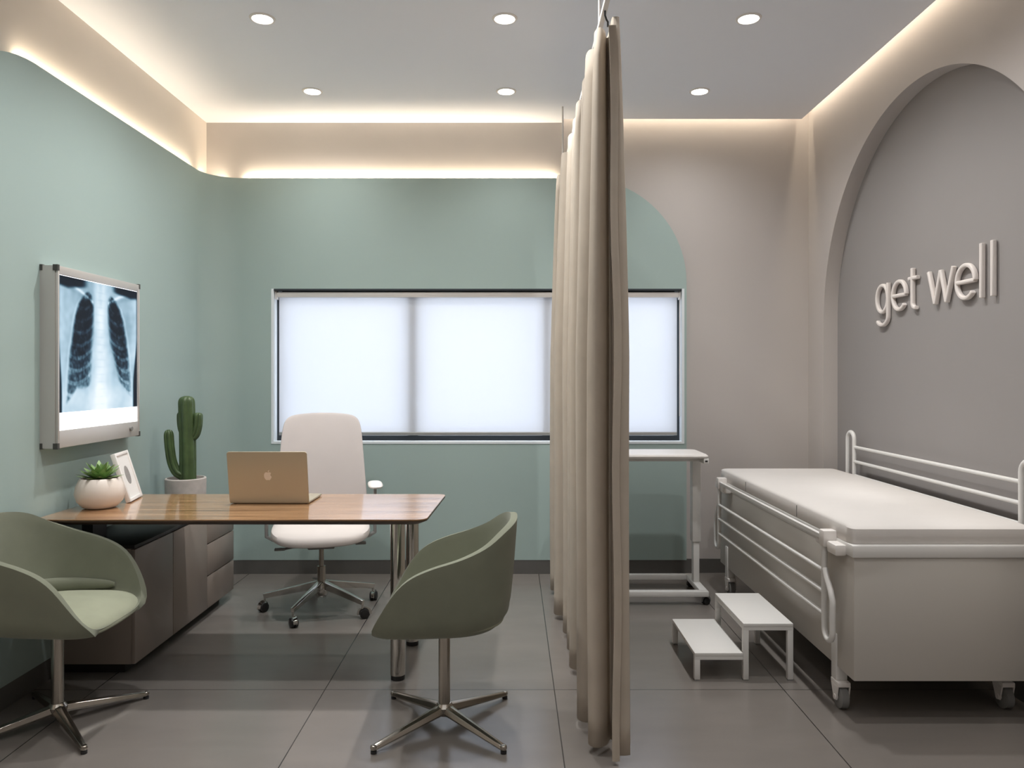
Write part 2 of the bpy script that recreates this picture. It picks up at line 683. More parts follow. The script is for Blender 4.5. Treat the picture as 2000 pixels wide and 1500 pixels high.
# rim of the panel
for i in range(len(S) - 1):
    a, c = S[i], S[i + 1]
    p, q, p2, q2 = on_path(a), on_path(c), on_path(a, 0.012), on_path(c, 0.012)
    bm.faces.new([bm.verts.new(v) for v in ((p[0], p[1], top_at(a)), (q[0], q[1], top_at(c)), (q2[0], q2[1], top_at(c)), (p2[0], p2[1], top_at(a)))])
for a in (0.0, s3):
    p, p2 = on_path(a), on_path(a, 0.012)
    bm.faces.new([bm.verts.new(v) for v in ((p[0], p[1], PB), (p2[0], p2[1], PB), (p2[0], p2[1], top_at(a)), (p[0], p[1], top_at(a)))])
bmesh.ops.remove_doubles(bm, verts=list(bm.verts), dist=2e-5)
struct(b.build('trim_2', M['green'], sharp=30, recalc=False), 'sage green panel wrapping the left and back walls', 'wall')

# filler block that carries the panel on the wall (keeps the gap closed at its ends and below)
b = MB()
b.box(LW, PX - 0.012, Y_START + 0.1, 5.0, 0, 1.9)
b.box(-1.8, WX0, PY + 0.012, BW, 0, 2.6)
b.box(WX0, WX1, PY + 0.012, BW, 0, WZ0)
b.box(WX0, 1.0, PY + 0.012, BW, WZ1, 2.35)
b.box(1.0, WX1, PY + 0.012, BW, WZ1, 2.05)
b.box(WX1, X_END - 0.002, PY + 0.012, BW, 0, 1.98)
b.box(0.33, X_END - 0.16, PY + 0.012, BW, 1.94, 2.35)
b.box(0.33, 0.75, PY + 0.012, BW, 2.3, 2.62)
struct(b.build('trim_3', M['green']), 'green battens behind the panel', 'wall')

# baseboards
b = MB()
pts = [(PX - 0.002, -1.4)] + [(PX - 0.002, 4.98)] + [on_path(s1 + (s2 - s1) * i / 10, 0.002) for i in range(1, 11)]
n = len(pts)
bm = b.bm
for i in range(n - 1):
    p, q = pts[i], pts[i + 1]
    quad = lambda *v: bm.faces.new([bm.verts.new(x) for x in v])
    quad((p[0], p[1], 0), (q[0], q[1], 0), (q[0], q[1], PB), (p[0], p[1], PB))
    quad((p[0], p[1], PB), (q[0], q[1], PB), (q[0] - 0.03, q[1] + 0.03, PB), (p[0] - 0.03, p[1], PB))
bmesh.ops.remove_doubles(bm, verts=list(bm.verts), dist=1e-5)
struct(b.build('baseboard_left', M['base']), 'dark grey baseboard under the green panel on the left', 'baseboard')
b = MB().box(PX + RC, X_END, PY + 0.002, BW, 0, PB).box(X_END, RW, BW - 0.012, BW, 0, PB)
struct(b.build('baseboard_back', M['base']), 'dark grey baseboard along the back wall', 'baseboard')
b = MB().box(RW - 0.01, RW, right + 0.002, BW - 0.012, 0, PB).box(ND - 0.01, ND, left, right, 0, PB).box(RW - 0.01, RW, FRONT, left, 0, PB)
struct(b.build('baseboard_right', M['base']), 'dark grey baseboard along the right wall', 'baseboard')

# ------------------------------------------------------------------ window and blind
win = bpy.data.objects.new('window_1', None)
COL.objects.link(win)
win.location = ((WX0 + WX1) / 2, PY, WZ0)
struct(win, 'wide window recessed in the green wall, daylight behind its blind', 'window')
wx, wz = WX0 - win.location.x, 0.0
wx1, wz1 = WX1 - win.location.x, WZ1 - WZ0
b = MB()
t = 0.016
b.box(wx, wx + t, -0.004, 0.112, wz, wz1)
b.box(wx1 - t, wx1, -0.004, 0.112, wz, wz1)
b.box(wx + t, wx1 - t, -0.004, 0.112, wz, wz + t)
b.build('window_reveal', M['reveal'], win)
b = MB().box(wx + t, wx1 - t, 0.0, 0.112, wz1 - 0.012, wz1)
b.build('window_head', M['anthracite'], win)
b = MB()
f0, f1 = 0.078, 0.112
for (a, c, d, e) in ((wx + t, wx + t + 0.034, wz + t, wz1 - t), (wx1 - t - 0.034, wx1 - t, wz + t, wz1 - t),
                     (wx + t + 0.034, wx1 - t - 0.034, wz + t, wz + t + 0.034), (wx + t + 0.034, wx1 - t - 0.034, wz1 - t - 0.034, wz1 - 0.012)):
    b.box(a, c, f0, f1, d, e)
b.build('window_frame', M['anthracite'], win)
for mxp in (-0.682, 0.243):
    b = MB().box(mxp - win.location.x - 0.034, mxp - win.location.x + 0.034, f0 - 0.006, f1, wz + t + 0.034, wz1 - t - 0.034)
    b.build('mullion', M['anthracite'], win)
for (a, c) in ((WX0 + 0.048, -0.716), (-0.648, 0.209), (0.277, WX1 - 0.048)):
    b = MB().box(a - win.location.x, c - win.location.x, 0.094, 0.099, wz + t + 0.034, wz1 - t - 0.034)
    b.build('window_pane', M['glass'], win)

bl = thing('roller_blind', 'white translucent roller blind drawn down over the wide window', 'blind', ((WX0 + WX1) / 2, 5.245, WZ1 - 0.014))
bx0, bx1 = wx + 0.040, wx1 - 0.040
b = MB().box(bx0, bx1, -0.0008, 0.0008, -0.965, -0.03)
b.build('blind_fabric', M['blind'], bl)
b = MB()
b.box(bx0 - 0.012, bx1 + 0.012, -0.026, 0.022, -0.042, -0.006, bevel=0.006)
b.build('cassette', M['white_plastic'], bl)
for x in (bx0 - 0.020, bx1 + 0.012):
    MB().box(x, x + 0.008, -0.028, 0.03, -0.055, 0.0, bevel=0.002).build('end_bracket', M['white_plastic'], bl)
b = MB().box(bx0, bx1, -0.007, 0.007, -0.985, -0.963, bevel=0.003)
b.build('bottom_bar', M['alu'], bl)
b = MB()
xc = bx1 + 0.018
zz = [(-0.05 - 0.8 * i / 20) for i in range(21)]
b.sweep([(xc, -0.012, z) for z in zz], 0.002, 6)
b.sweep([(xc, 0.004, z) for z in zz], 0.002, 6)
b.sweep([(xc, -0.012, -0.85), (xc, -0.004, -0.858), (xc, 0.004, -0.85)], 0.002, 6)
b.build('pull_chain', M['white_plastic'], bl)

# ------------------------------------------------------------------ ceiling downlights
ring = MB()
ring.lathe([(0.047, 0.0), (0.050, -0.006), (0.060, -0.004), (0.062, 0.0)], seg=40)
lens = MB()
lens.lathe([(0.0, -0.0035), (0.046, -0.0035), (0.0465, 0.0)], seg=36)
spots_xy = [(-1.21, 3.71, 'leftmost glowing round downlight in the nearer row of the ceiling'),
            (-0.035, 3.71, 'middle glowing round downlight in the nearer row of the ceiling, left of the curtain'),
            (1.147, 3.71, 'rightmost glowing round downlight in the nearer row of the ceiling'),
            (-1.215, 4.66, 'leftmost glowing round downlight in the ceiling row next to the window wall'),
            (-0.036, 4.66, 'middle glowing round downlight in the ceiling row next to the window wall'),
            (1.142, 4.66, 'rightmost glowing round downlight in the ceiling row next to the window wall')]


def spot(x, y, k=1.0):
    l = bpy.data.lights.new('downlight_beam', 'SPOT')
    l.energy = SPOT_W * k
    l.color = SPOT_COL
    l.spot_size = R(134) if abs(x) < 0.1 else R(155)
    l.spot_blend = 1.0
    l.shadow_soft_size = 0.045
    o = bpy.data.objects.new('downlight_beam', l)
    o.location = (x, y, CZ - 0.012)
    COL.objects.link(o)


d0 = thing('downlight', spots_xy[0][2], 'ceiling light', (spots_xy[0][0], spots_xy[0][1], CZ), group='ceiling downlights')
ring.build('trim_ring', M['white_plastic'], d0)
lens.build('lens', M['lens'], d0)
for i, (x, y, lab) in enumerate(spots_xy):
    d = d0 if i == 0 else copy_tree(d0)
    d.location = (x, y, CZ)
    d['label'] = lab
    spot(x, y, 1.0 if y < 4 else 0.34)
# the rows that continue over the nearer half of the room, outside the picture
for y, k in ((2.76, 0.66), (1.81, 0.26), (0.86, 0.18), (-0.09, 0.2)):
    for x in (-1.21, -0.035, 1.147):
        spot(x, y, k)

# ------------------------------------------------------------------ curtain and its rail
CR = 0.327
rail = thing('curtain_rail', 'thin white ceiling-hung rail carrying the beige curtain', 'curtain rail', (CR, 3.8, 2.64))
MB().box(-0.009, 0.009, -2.4, 1.40, -0.008, 0.012, bevel=0.002).build('track', M['white_plastic'], rail)
for y in (2.86, 4.93):
    MB().cyl((0, y - 3.8, 0.01), (0, y - 3.8, CZ - 2.64), 0.0055, seg=12).build('suspension_rod', M['white_plastic'], rail)

keys = [(2.660, 0.408), (2.655, 0.385), (2.668, 0.366), (2.760, 0.362), (2.772, 0.350), (2.735, 0.335), (2.712, 0.305), (2.722, 0.280), (2.762, 0.276)]
for yc, xl_ in ((2.967, 0.254), (3.222, 0.272), (3.480, 0.264), (3.712, 0.272), (3.958, 0.262), (4.258, 0.236), (4.502, 0.262), (4.735, 0.238)):
    keys += [(yc - 0.125, 0.345), (yc - 0.112, 0.392), (yc - 0.085, 0.388), (yc - 0.060, 0.330), (yc - 0.050, xl_ + 0.02), (yc - 0.022, xl_), (yc + 0.022, xl_ + 0.004), (yc + 0.045, xl_ + 0.028)]
keys += [(4.83, 0.33), (4.88, 0.38), (4.92, 0.33)]


def catmull(P, per=5):
    out = []
    for i in range(len(P) - 1):
        p0, p1, p2, p3 = P[max(0, i - 1)], P[i], P[i + 1], P[min(len(P) - 1, i + 2)]
        for k in range(per):
            t = k / per
            out.append(tuple(0.5 * (2 * p1[j] + (p2[j] - p0[j]) * t + (2 * p0[j] - 5 * p1[j] + 4 * p2[j] - p3[j]) * t * t +
                                    (3 * p1[j] - p0[j] - 3 * p2[j] + p3[j]) * t ** 3) for j in range(2)))
    out.append(P[-1])
    return out


cp = catmull(keys)
cur = thing('privacy_curtain', 'floor-length beige pleated privacy curtain dividing the desk area from the bed', 'curtain', (CR, 3.8, 0))
b = MB()
NZ = 26
ztop, zbot = 2.595, 0.030
verts, faces = [], []
for (yy, xx) in cp:
    for k in range(NZ + 1):
        u = k / NZ
        z = ztop + (zbot - ztop) * u
        amp = 0.55 + 0.45 * min(1.0, u / 0.45) ** 0.8
        wob = 0.010 * noise.noise(Vector((yy * 3.0, z * 0.9, 3.7))) * u
        y2 = yy + 0.012 * noise.noise(Vector((yy * 4.0, z * 0.7, 9.1))) * u
        zz = z + (0.02 * (1 - u) * (-abs(sin(yy * 13.0))) if u < 0.06 else 0)
        verts.append((0.327 + (xx - 0.327) * amp + wob - CR, y2 - 3.8, zz))
m = NZ + 1
for i in range(len(cp) - 1):
    for k in range(NZ):
        faces.append((i * m + k, (i + 1) * m + k, (i + 1) * m + k + 1, i * m + k + 1))
b._add(verts, faces, True)
o = b.build('curtain_fabric', M['curtain'], cur, sharp=0)
md = o.modifiers.new('thickness', 'SOLIDIFY')
md.thickness = 0.003
md.offset = 0
# free front edge, folded hem hanging to the floor
b = MB()
pts = [(0.036, -1.147, 2.56 - 2.545 * i / 20) for i in range(21)]
pts = [(p[0] * (0.55 + 0.45 * min(1, i / 8)) + 0.004 * sin(i * 0.9), p[1], p[2]) for i, p in enumerate(pts)]
b.sweep(pts, 1.0, prof=[(0.007, -0.013), (0.010, 0.0), (0.007, 0.013), (-0.003, 0.012), (-0.003, -0.012)], up=(0, -1, 0))
b.build('edge_hem', M['curtain'], cur)
for (yy, xx) in [(2.69, 0.36)] + [(k_[0], k_[1]) for k_ in keys[11::8]]:
    b = MB()
    x = (xx - CR) * 0.3
    b.sweep([(0, yy - 3.8, 2.631), (0.0, yy - 3.8, 2.615), (x * 0.5, yy - 3.8, 2.600), (x, yy - 3.8, 2.592), (x, yy - 3.8, 2.575)], 0.0035, 8)
    b.build('curtain_hook', M['black'], cur)

# ------------------------------------------------------------------ desk
DX0, DX1, DY0, DY1, DZ = -2.025, -0.340, 3.235, 3.930, 0.74
desk = thing('desk', 'long walnut-topped desk on round chrome legs', 'desk', (DX0, DY0, 0))
w, d = DX1 - DX0, DY1 - DY0
c = 0.055


def deskpoly(ins):
    w2, d2 = w - ins, d - ins
    P = [(0, ins)]
    P += [(w2 - 2.4 * c, ins)]
    P += arc(w2 - c * 1.3, ins + c * 0.9, c * 0.9, -78, -10, 6)
    P += arc(w2 - c * 0.7, d2 - c * 0.7, c * 0.7, 0, 90, 6)
    P += [(0, d2)]
    return P


b = MB().prism(deskpoly(0.0), 'z', DZ - 0.004, DZ)
b.build('tabletop', M['wood'], desk)
b = MB()
P0, P1 = deskpoly(0.0), deskpoly(0.028)
n = len(P0)
verts = [(x, y, DZ - 0.004) for x, y in P0] + [(x, y, DZ - 0.011) for x, y in P0] + [(x, y, DZ - 0.026) for x, y in P1]
faces = [tuple(range(n)), tuple(range(2 * n, 3 * n))]
for r in (0, 1):
    faces += [(r * n + i, r * n + (i + 1) % n, (r + 1) * n + (i + 1) % n, (r + 1) * n + i) for i in range(n)]
b._add(verts, faces)
b.build('bevelled_edge', M['wood_edge'], desk)
for (x, y) in ((-0.508, 3.405), (-0.500, 3.84)):
    lg = MB().cyl((x - DX0, y - DY0, 0.022), (x - DX0, y - DY0, DZ - 0.026), 0.033, seg=32).build('leg', M['chrome'], desk)
    MB().lathe([(0.029, 0), (0.031, 0.002), (0.031, 0.021), (0.033, 0.022)], (x - DX0, y - DY0, 0), 28).build('foot_cap', M['black'], lg)
MB().box(0.03, w - 0.10, 0.16, 0.20, DZ - 0.052, DZ - 0.026).box(0.03, w - 0.10, d - 0.20, d - 0.16, DZ - 0.052, DZ - 0.026).build('support_beam', M['dark'], desk)
MB().box(0.05, 0.10, 0.28, 0.40, 0.59, DZ - 0.05).build('bracket', M['dark'], desk)

# ------------------------------------------------------------------ credenza
CX0, CX1, CY0, CY1, CZ0, CZ1 = -2.040, -1.690, 3.430, 4.650, 0.055, 0.588
cr = thing('credenza', 'low taupe credenza with doors and drawers tucked under the desk', 'cabinet', (CX0, CY0, 0))
W_, D_ = CX1 - CX0, CY1 - CY0
MB().box(0, W_ - 0.018, 0, D_, CZ0, CZ1 - 0.016).build('carcass', M['taupe'], cr)
MB().box(-0.0, W_, -0.002, D_ + 0.002, CZ1 - 0.016, CZ1, bevel=0.002).build('top_panel', M['dark'], cr)  # near-black top: the shadow under the desk put into its colour
MB().box(0.0, W_ - 0.07, 0.05, D_ - 0.05, 0, CZ0).build('plinth', M['dark'], cr)
y = 0.002
for wd in (0.384, 0.424):
    MB().box(W_ - 0.018, W_, y, y + wd, CZ0, CZ1 - 0.020, bevel=0.0015).build('door', M['taupe'], cr)
    y += wd + 0.004
dw = D_ - y - 0.002
z = CZ0
for hgt in (0.176, 0.172, 0.161):
    MB().box(W_ - 0.018, W_, y, y + dw, z, z + hgt, bevel=0.0015).build('drawer', M['taupe'], cr)
    z += hgt + 0.006

# ------------------------------------------------------------------ potted cactus
cx_, cy_ = -1.850, 4.34
ca = thing('potted_cactus', 'tall branching green cactus in a pale concrete pot on the credenza', 'potted plant', (cx_, cy_, CZ1))
b = MB().lathe([(0.0, 0), (0.098, 0), (0.106, 0.006), (0.110, 0.16), (0.1095, 0.178), (0.106, 0.182), (0.098, 0.182), (0.096, 0.176), (0.094, 0.155)], seg=48)
b.build('pot', M['concrete'], ca)
MB().lathe([(0.0, 0.158), (0.06, 0.157), (0.0945, 0.154)], seg=30).build('soil', M['soil'], ca)


def cactus_stem(pts, r, ribs, base=1.0):
    b = MB()
    P = catmull3(pts, 7)
    n = len(P)

    def rad(i, t):
        u = i / (n - 1)
        k = 1.0
        if u > 0.84:
            k = sqrt(max(0.0, 1 - ((u - 0.84) / 0.165) ** 2))
        if u < 0.1:
            k *= base + (1 - base) * u / 0.1
        return max(0.0008, r * k * (0.79 + 0.27 * abs(cos(ribs * t / 2)) ** 0.8))
    b.sweep(P, rad, 40)
    return b


def catmull3(P, per):
    P = [Vector(p) for p in P]
    out = []
    for i in range(len(P) - 1):
        p0, p1, p2, p3 = P[max(0, i - 1)], P[i], P[i + 1], P[min(len(P) - 1, i + 2)]
        for k in range(per):
            t = k / per
            out.append(0.5 * (2 * p1 + (p2 - p0) * t + (2 * p0 - 5 * p1 + 4 * p2 - p3) * t * t + (3 * p1 - p0 - 3 * p2 + p3) * t ** 3))
    out.append(P[-1])
    return out


cactus_stem([(0.012, 0, 0.15), (0.012, 0, 0.30), (0.010, 0, 0.45), (0.006, 0, 0.57), (0.004, 0, 0.645)], 0.043, 6).build('stem', M['cactus'], ca)
arms = [([(-0.005, -0.005, 0.19), (-0.045, -0.012, 0.215), (-0.070, -0.015, 0.27), (-0.082, -0.016, 0.34), (-0.088, -0.016, 0.405), (-0.090, -0.016, 0.455)], 0.026),
        ([(0.022, 0, 0.40), (0.052, 0, 0.425), (0.066, 0, 0.47), (0.070, 0, 0.515), (0.070, 0, 0.55)], 0.025),
        ([(0.0, 0.015, 0.41), (-0.026, 0.02, 0.45), (-0.034, 0.02, 0.50), (-0.034, 0.02, 0.555)], 0.022)]
for pts, r in arms:
    cactus_stem(pts, r, 5, 0.8).build('arm', M['cactus'], ca)
# ------------------------------------------------------------------ succulent in white bowl pot on desk
su = thing('potted_succulent', 'small green rosette succulent in a round white pot on the desk', 'potted plant', (-1.900, 3.53, DZ))
MB().lathe([(0.0, 0.0), (0.055, 0.0), (0.072, 0.006), (0.096, 0.032), (0.106, 0.066), (0.101, 0.100), (0.088, 0.130), (0.081, 0.138),
            (0.077, 0.138), (0.078, 0.130), (0.084, 0.115)], seg=48).build('pot', M['ceramic'], su)
MB().lathe([(0.0, 0.126), (0.05, 0.124), (0.0835, 0.117)], seg=30).build('soil', M['soil'], su)
random.seed(4)
b = MB()
for ring_, (cnt, elev, ln, wd, r0) in enumerate(((11, 20, 0.092, 0.036, 0.012), (11, 36, 0.090, 0.036, 0.010), (9, 52, 0.084, 0.034, 0.008), (7, 66, 0.074, 0.030, 0.005), (4, 80, 0.058, 0.024, 0.002))):
    for k in range(cnt):
        t = 2 * pi * (k + 0.5 * (ring_ % 2)) / cnt + random.uniform(-0.12, 0.12)
        e = R(elev + random.uniform(-7, 7))
        L_ = ln * random.uniform(0.88, 1.1)
        dirv = Vector((cos(t) * cos(e), sin(t) * cos(e), sin(e)))
        side = Vector((-sin(t), cos(t), 0))
        nrm = side.cross(dirv) * -1
        base = Vector((cos(t) * r0, sin(t) * r0, 0.131 + 0.004 * ring_))
        rings = []
        for i in range(8):
            u = i / 7
            wdt = wd * (0.55 + 0.9 * u - 1.45 * u ** 2.6) * 0.55 + 0.0006
            th = 0.009 * (1 - u) ** 0.7 + 0.0006
            curl = nrm * (-0.012 * u * u + 0.006 * u)
            cpt = base + dirv * (L_ * u) + curl
            rings.append([cpt + side * wdt + nrm * (-0.10 * wdt), cpt - nrm * (th * 0.2), cpt - side * wdt + nrm * (-0.10 * wdt), cpt + nrm * (-th)])
        vs = [v for rg in rings for v in rg]
        fs = []
        for i in range(7):
            for q in range(4):
                q2 = (q + 1) % 4
                fs.append((i * 4 + q, i * 4 + q2, (i + 1) * 4 + q2, (i + 1) * 4 + q))
        fs.append((28, 29, 30, 31))
        b._add(vs, fs, True)
b.build('rosette', M['succulent'], su, sharp=50)

# ------------------------------------------------------------------ photo frame on desk
pf = thing('photo_frame', 'white tilted picture frame behind the succulent pot on the desk', 'photo frame', (-1.838, 3.752, DZ + 0.006), 0.19)
tilt = -0.30
fw, fh = 0.205, 0.242
b = MB()
b.box(-0.022, 0.0, -fw / 2, -fw / 2 + 0.016, 0, fh, bevel=0.002)
b.box(-0.022, 0.0, fw / 2 - 0.016, fw / 2, 0, fh, bevel=0.002)
b.box(-0.022, 0.0, -fw / 2 + 0.016, fw / 2 - 0.016, 0, 0.016, bevel=0.002)
b.box(-0.022, 0.0, -fw / 2 + 0.016, fw / 2 - 0.016, fh - 0.016, fh, bevel=0.002)
b.build('frame', M['white_plastic'], pf, rot=(0, tilt, 0))
MB().box(-0.018, -0.006, -fw / 2 + 0.014, fw / 2 - 0.014, 0.014, fh - 0.014).build('mat_board', M['paper'], pf, rot=(0, tilt, 0))
b = MB()
oval = [(0.034 * cos(2 * pi * k / 28), 0.125 + 0.046 * sin(2 * pi * k / 28)) for k in range(28)]
b.prism(oval, 'x', -0.007, -0.0052)
b.build('oval_picture', M['picture'], pf, rot=(0, tilt, 0))
b = MB()
b.prism([(-0.056, 0.150), (-0.112, 0.001), (-0.098, 0.001), (-0.048, 0.128)], 'y', -0.03, 0.03)
b.build('easel_stand', M['black'], pf, loc=(-0.02, 0, -0.005))

# ------------------------------------------------------------------ laptop
lap = thing('laptop', 'open champagne-coloured laptop on the desk, lid back facing the room', 'laptop', (-1.150, 3.63, DZ))
lw, ld = 0.376, 0.245
b = MB().box(-lw / 2, lw / 2, 0.0, ld, 0.003, 0.013, bevel=0.004)
base_ = b.build('base', M['gold'], lap)
b = MB()
for r in range(5):
    for k in range(13):
        x0 = -0.135 + k * 0.0208
        y0 = ld - 0.045 - r * 0.0205
        b.box(x0, x0 + 0.018, y0 - 0.017, y0, 0.0128, 0.0142)
b.build('keyboard', M['keys'], base_)
MB().box(-0.06, 0.06, ld - 0.238 + 0.145, ld - 0.155 + 0.145, 0.0128, 0.0134).build('trackpad', M['gold'], base_) if False else None
for sx in (-1, 1):
    for y in (0.02, ld - 0.02):
        MB().lathe([(0.007, 0.0), (0.007, 0.0035)], (sx * (lw / 2 - 0.02), y, 0), 12).build('rubber_foot', M['black'], base_)
lid_rot = R(10)      # leans towards the room
lh = 0.246


def rrect(w, h, r, n=6):
    P = []
    for (cx, cy, a) in ((w / 2 - r, h - r, 0), (-w / 2 + r, h - r, 90), (-w / 2 + 0.004, 0.004, 180), (w / 2 - 0.004, 0.004, 270)):
        rr = r if cy > 0.1 else 0.004
        P += arc(cx, cy, rr, a, a + 90, n)
    return P


b = MB().prism(rrect(lw, lh, 0.012), 'y', -0.0045, 0.0015)
lid = b.build('lid', M['gold'], lap, loc=(0, 0.002, 0.010), rot=(lid_rot, 0, 0), bevel=0.001)
MB().prism(rrect(lw - 0.016, lh - 0.022, 0.006), 'y', 0.0015, 0.0020).build('screen', M['screen_off'], lid, loc=(0, 0, 0.012))
# bitten-fruit emblem
ap = []
body = [(0.0, 0.72), (0.14, 0.80), (0.34, 0.84), (0.56, 0.76), (0.72, 0.60)]
bite = [(0.58, 0.46), (0.53, 0.28), (0.56, 0.10), (0.66, -0.04), (0.80, -0.13)]
rest = [(0.70, -0.40), (0.54, -0.66), (0.38, -0.84), (0.22, -0.90), (0.08, -0.85), (0.0, -0.83), (-0.08, -0.85), (-0.22, -0.90), (-0.40, -0.84),
        (-0.60, -0.62), (-0.76, -0.30), (-0.80, 0.05), (-0.76, 0.40), (-0.62, 0.66), (-0.40, 0.82), (-0.20, 0.81)]
sc_ = 0.0225
poly = [(x * sc_, z * sc_ + 0.128) for x, z in body + bite + rest]
leaf = [(0.02, 0.86), (0.06, 1.06), (0.20, 1.24), (0.36, 1.30), (0.34, 1.10), (0.22, 0.94)]
b = MB().prism(poly, 'y', -0.0050, -0.0044).prism([(x * sc_, z * sc_ + 0.128) for x, z in leaf], 'y', -0.0050, -0.0044)
b.build('logo', M['gold_logo'], lid)

# ------------------------------------------------------------------ x-ray light box on the left wall
XF, BY0, BY1, BZ0, BZ1 = -1.972, 3.325, 4.055, 1.032, 1.828
lb = thing('light_box', 'wall-mounted x-ray viewing box with a lit chest film', 'light box', (PX, BY0, BZ0))
dx = XF - PX
wd, ht = BY1 - BY0, BZ1 - BZ0
b = MB()
b.box(0, dx - 0.012, 0.002, wd - 0.002, 0.002, ht - 0.002)
b.box(dx - 0.012, dx, 0.0, 0.012, 0, ht, bevel=0.002)
b.box(dx - 0.012, dx, wd - 0.016, wd, 0, ht, bevel=0.002)
b.box(dx - 0.012, dx, 0.012, wd - 0.016, ht - 0.036, ht, bevel=0.002)
b.box(dx - 0.012, dx, 0.012, wd - 0.016, 0, 0.076, bevel=0.002)
b.box(0.0, dx - 0.012, -0.003, 0.002, 0, ht)
b.box(0.0, dx - 0.012, 0.002, wd, -0.002, 0.002)
b.box(0.0, dx - 0.012, 0.002, wd, ht - 0.002, ht)
b.build('housing', M['alu'] if False else mat('silver_housing', (196, 192, 188), 0.4, metal=0.25, bump=0.02, bscale=300), lb)
MB().box(dx - 0.012, dx - 0.007, 0.012, wd - 0.016, 0.076, ht - 0.036).build('lit_screen', M['lightbox'], lb)
for (y, z) in ((0, 0), (0, ht), (wd, 0), (wd, ht)):
    sy = 1 if y == 0 else -1
    sz = 1 if z == 0 else -1
    cap = MB().box(0.001, 0.012, min(y - sy * 0.005, y + sy * 0.012), max(y - sy * 0.005, y + sy * 0.012), min(z - sz * 0.004, z + sz * 0.022), max(z - sz * 0.004, z + sz * 0.022))
    cap2 = MB().box(dx - 0.020, dx + 0.001, min(y - sy * 0.005, y + sy * 0.010), max(y - sy * 0.005, y + sy * 0.010), min(z - sz * 0.004, z + sz * 0.022), max(z - sz * 0.004, z + sz * 0.022))
    cap.build('corner_cap', M['cap'], lb)
    cap2.build('corner_cap', M['cap'], lb)
b = MB()
b.sweep([(dx - 0.001, wd - 0.10, 0.042), (dx + 0.010, wd - 0.10, 0.042)], 0.011, 24)
b.build('switch_knob', M['grey_plastic'], lb)


def smooth(a, b_, x):
    t = max(0.0, min(1.0, (x - a) / (b_ - a)))
    return t * t * (3 - 2 * t)


def interp(tab, v):
    if v <= tab[0][0]:
        return tab[0][1]
    for (v0, u0), (v1, u1) in zip(tab, tab[1:]):
        if v <= v1:
            t = (v - v0) / (v1 - v0)
            t = t * t * (3 - 2 * t) * 0.5 + t * 0.5
            return u0 + (u1 - u0) * t
    return tab[-1][1]


LO = [(0.07, 0.375), (0.11, 0.31), (0.2, 0.235), (0.3, 0.195), (0.4, 0.17), (0.6, 0.125), (0.8, 0.10), (0.95, 0.085)]
LI = [(0.07, 0.39), (0.11, 0.43), (0.2, 0.455), (0.4, 0.45), (0.6, 0.43), (0.8, 0.415), (0.95, 0.41)]
RI = [(0.07, 0.66), (0.12, 0.63), (0.2, 0.62), (0.3, 0.625), (0.46, 0.645), (0.6, 0.70), (0.76, 0.76), (0.9, 0.86)]
RO = [(0.07, 0.675), (0.12, 0.74), (0.2, 0.80), (0.3, 0.84), (0.45, 0.875), (0.6, 0.905), (0.8, 0.93), (0.95, 0.945)]


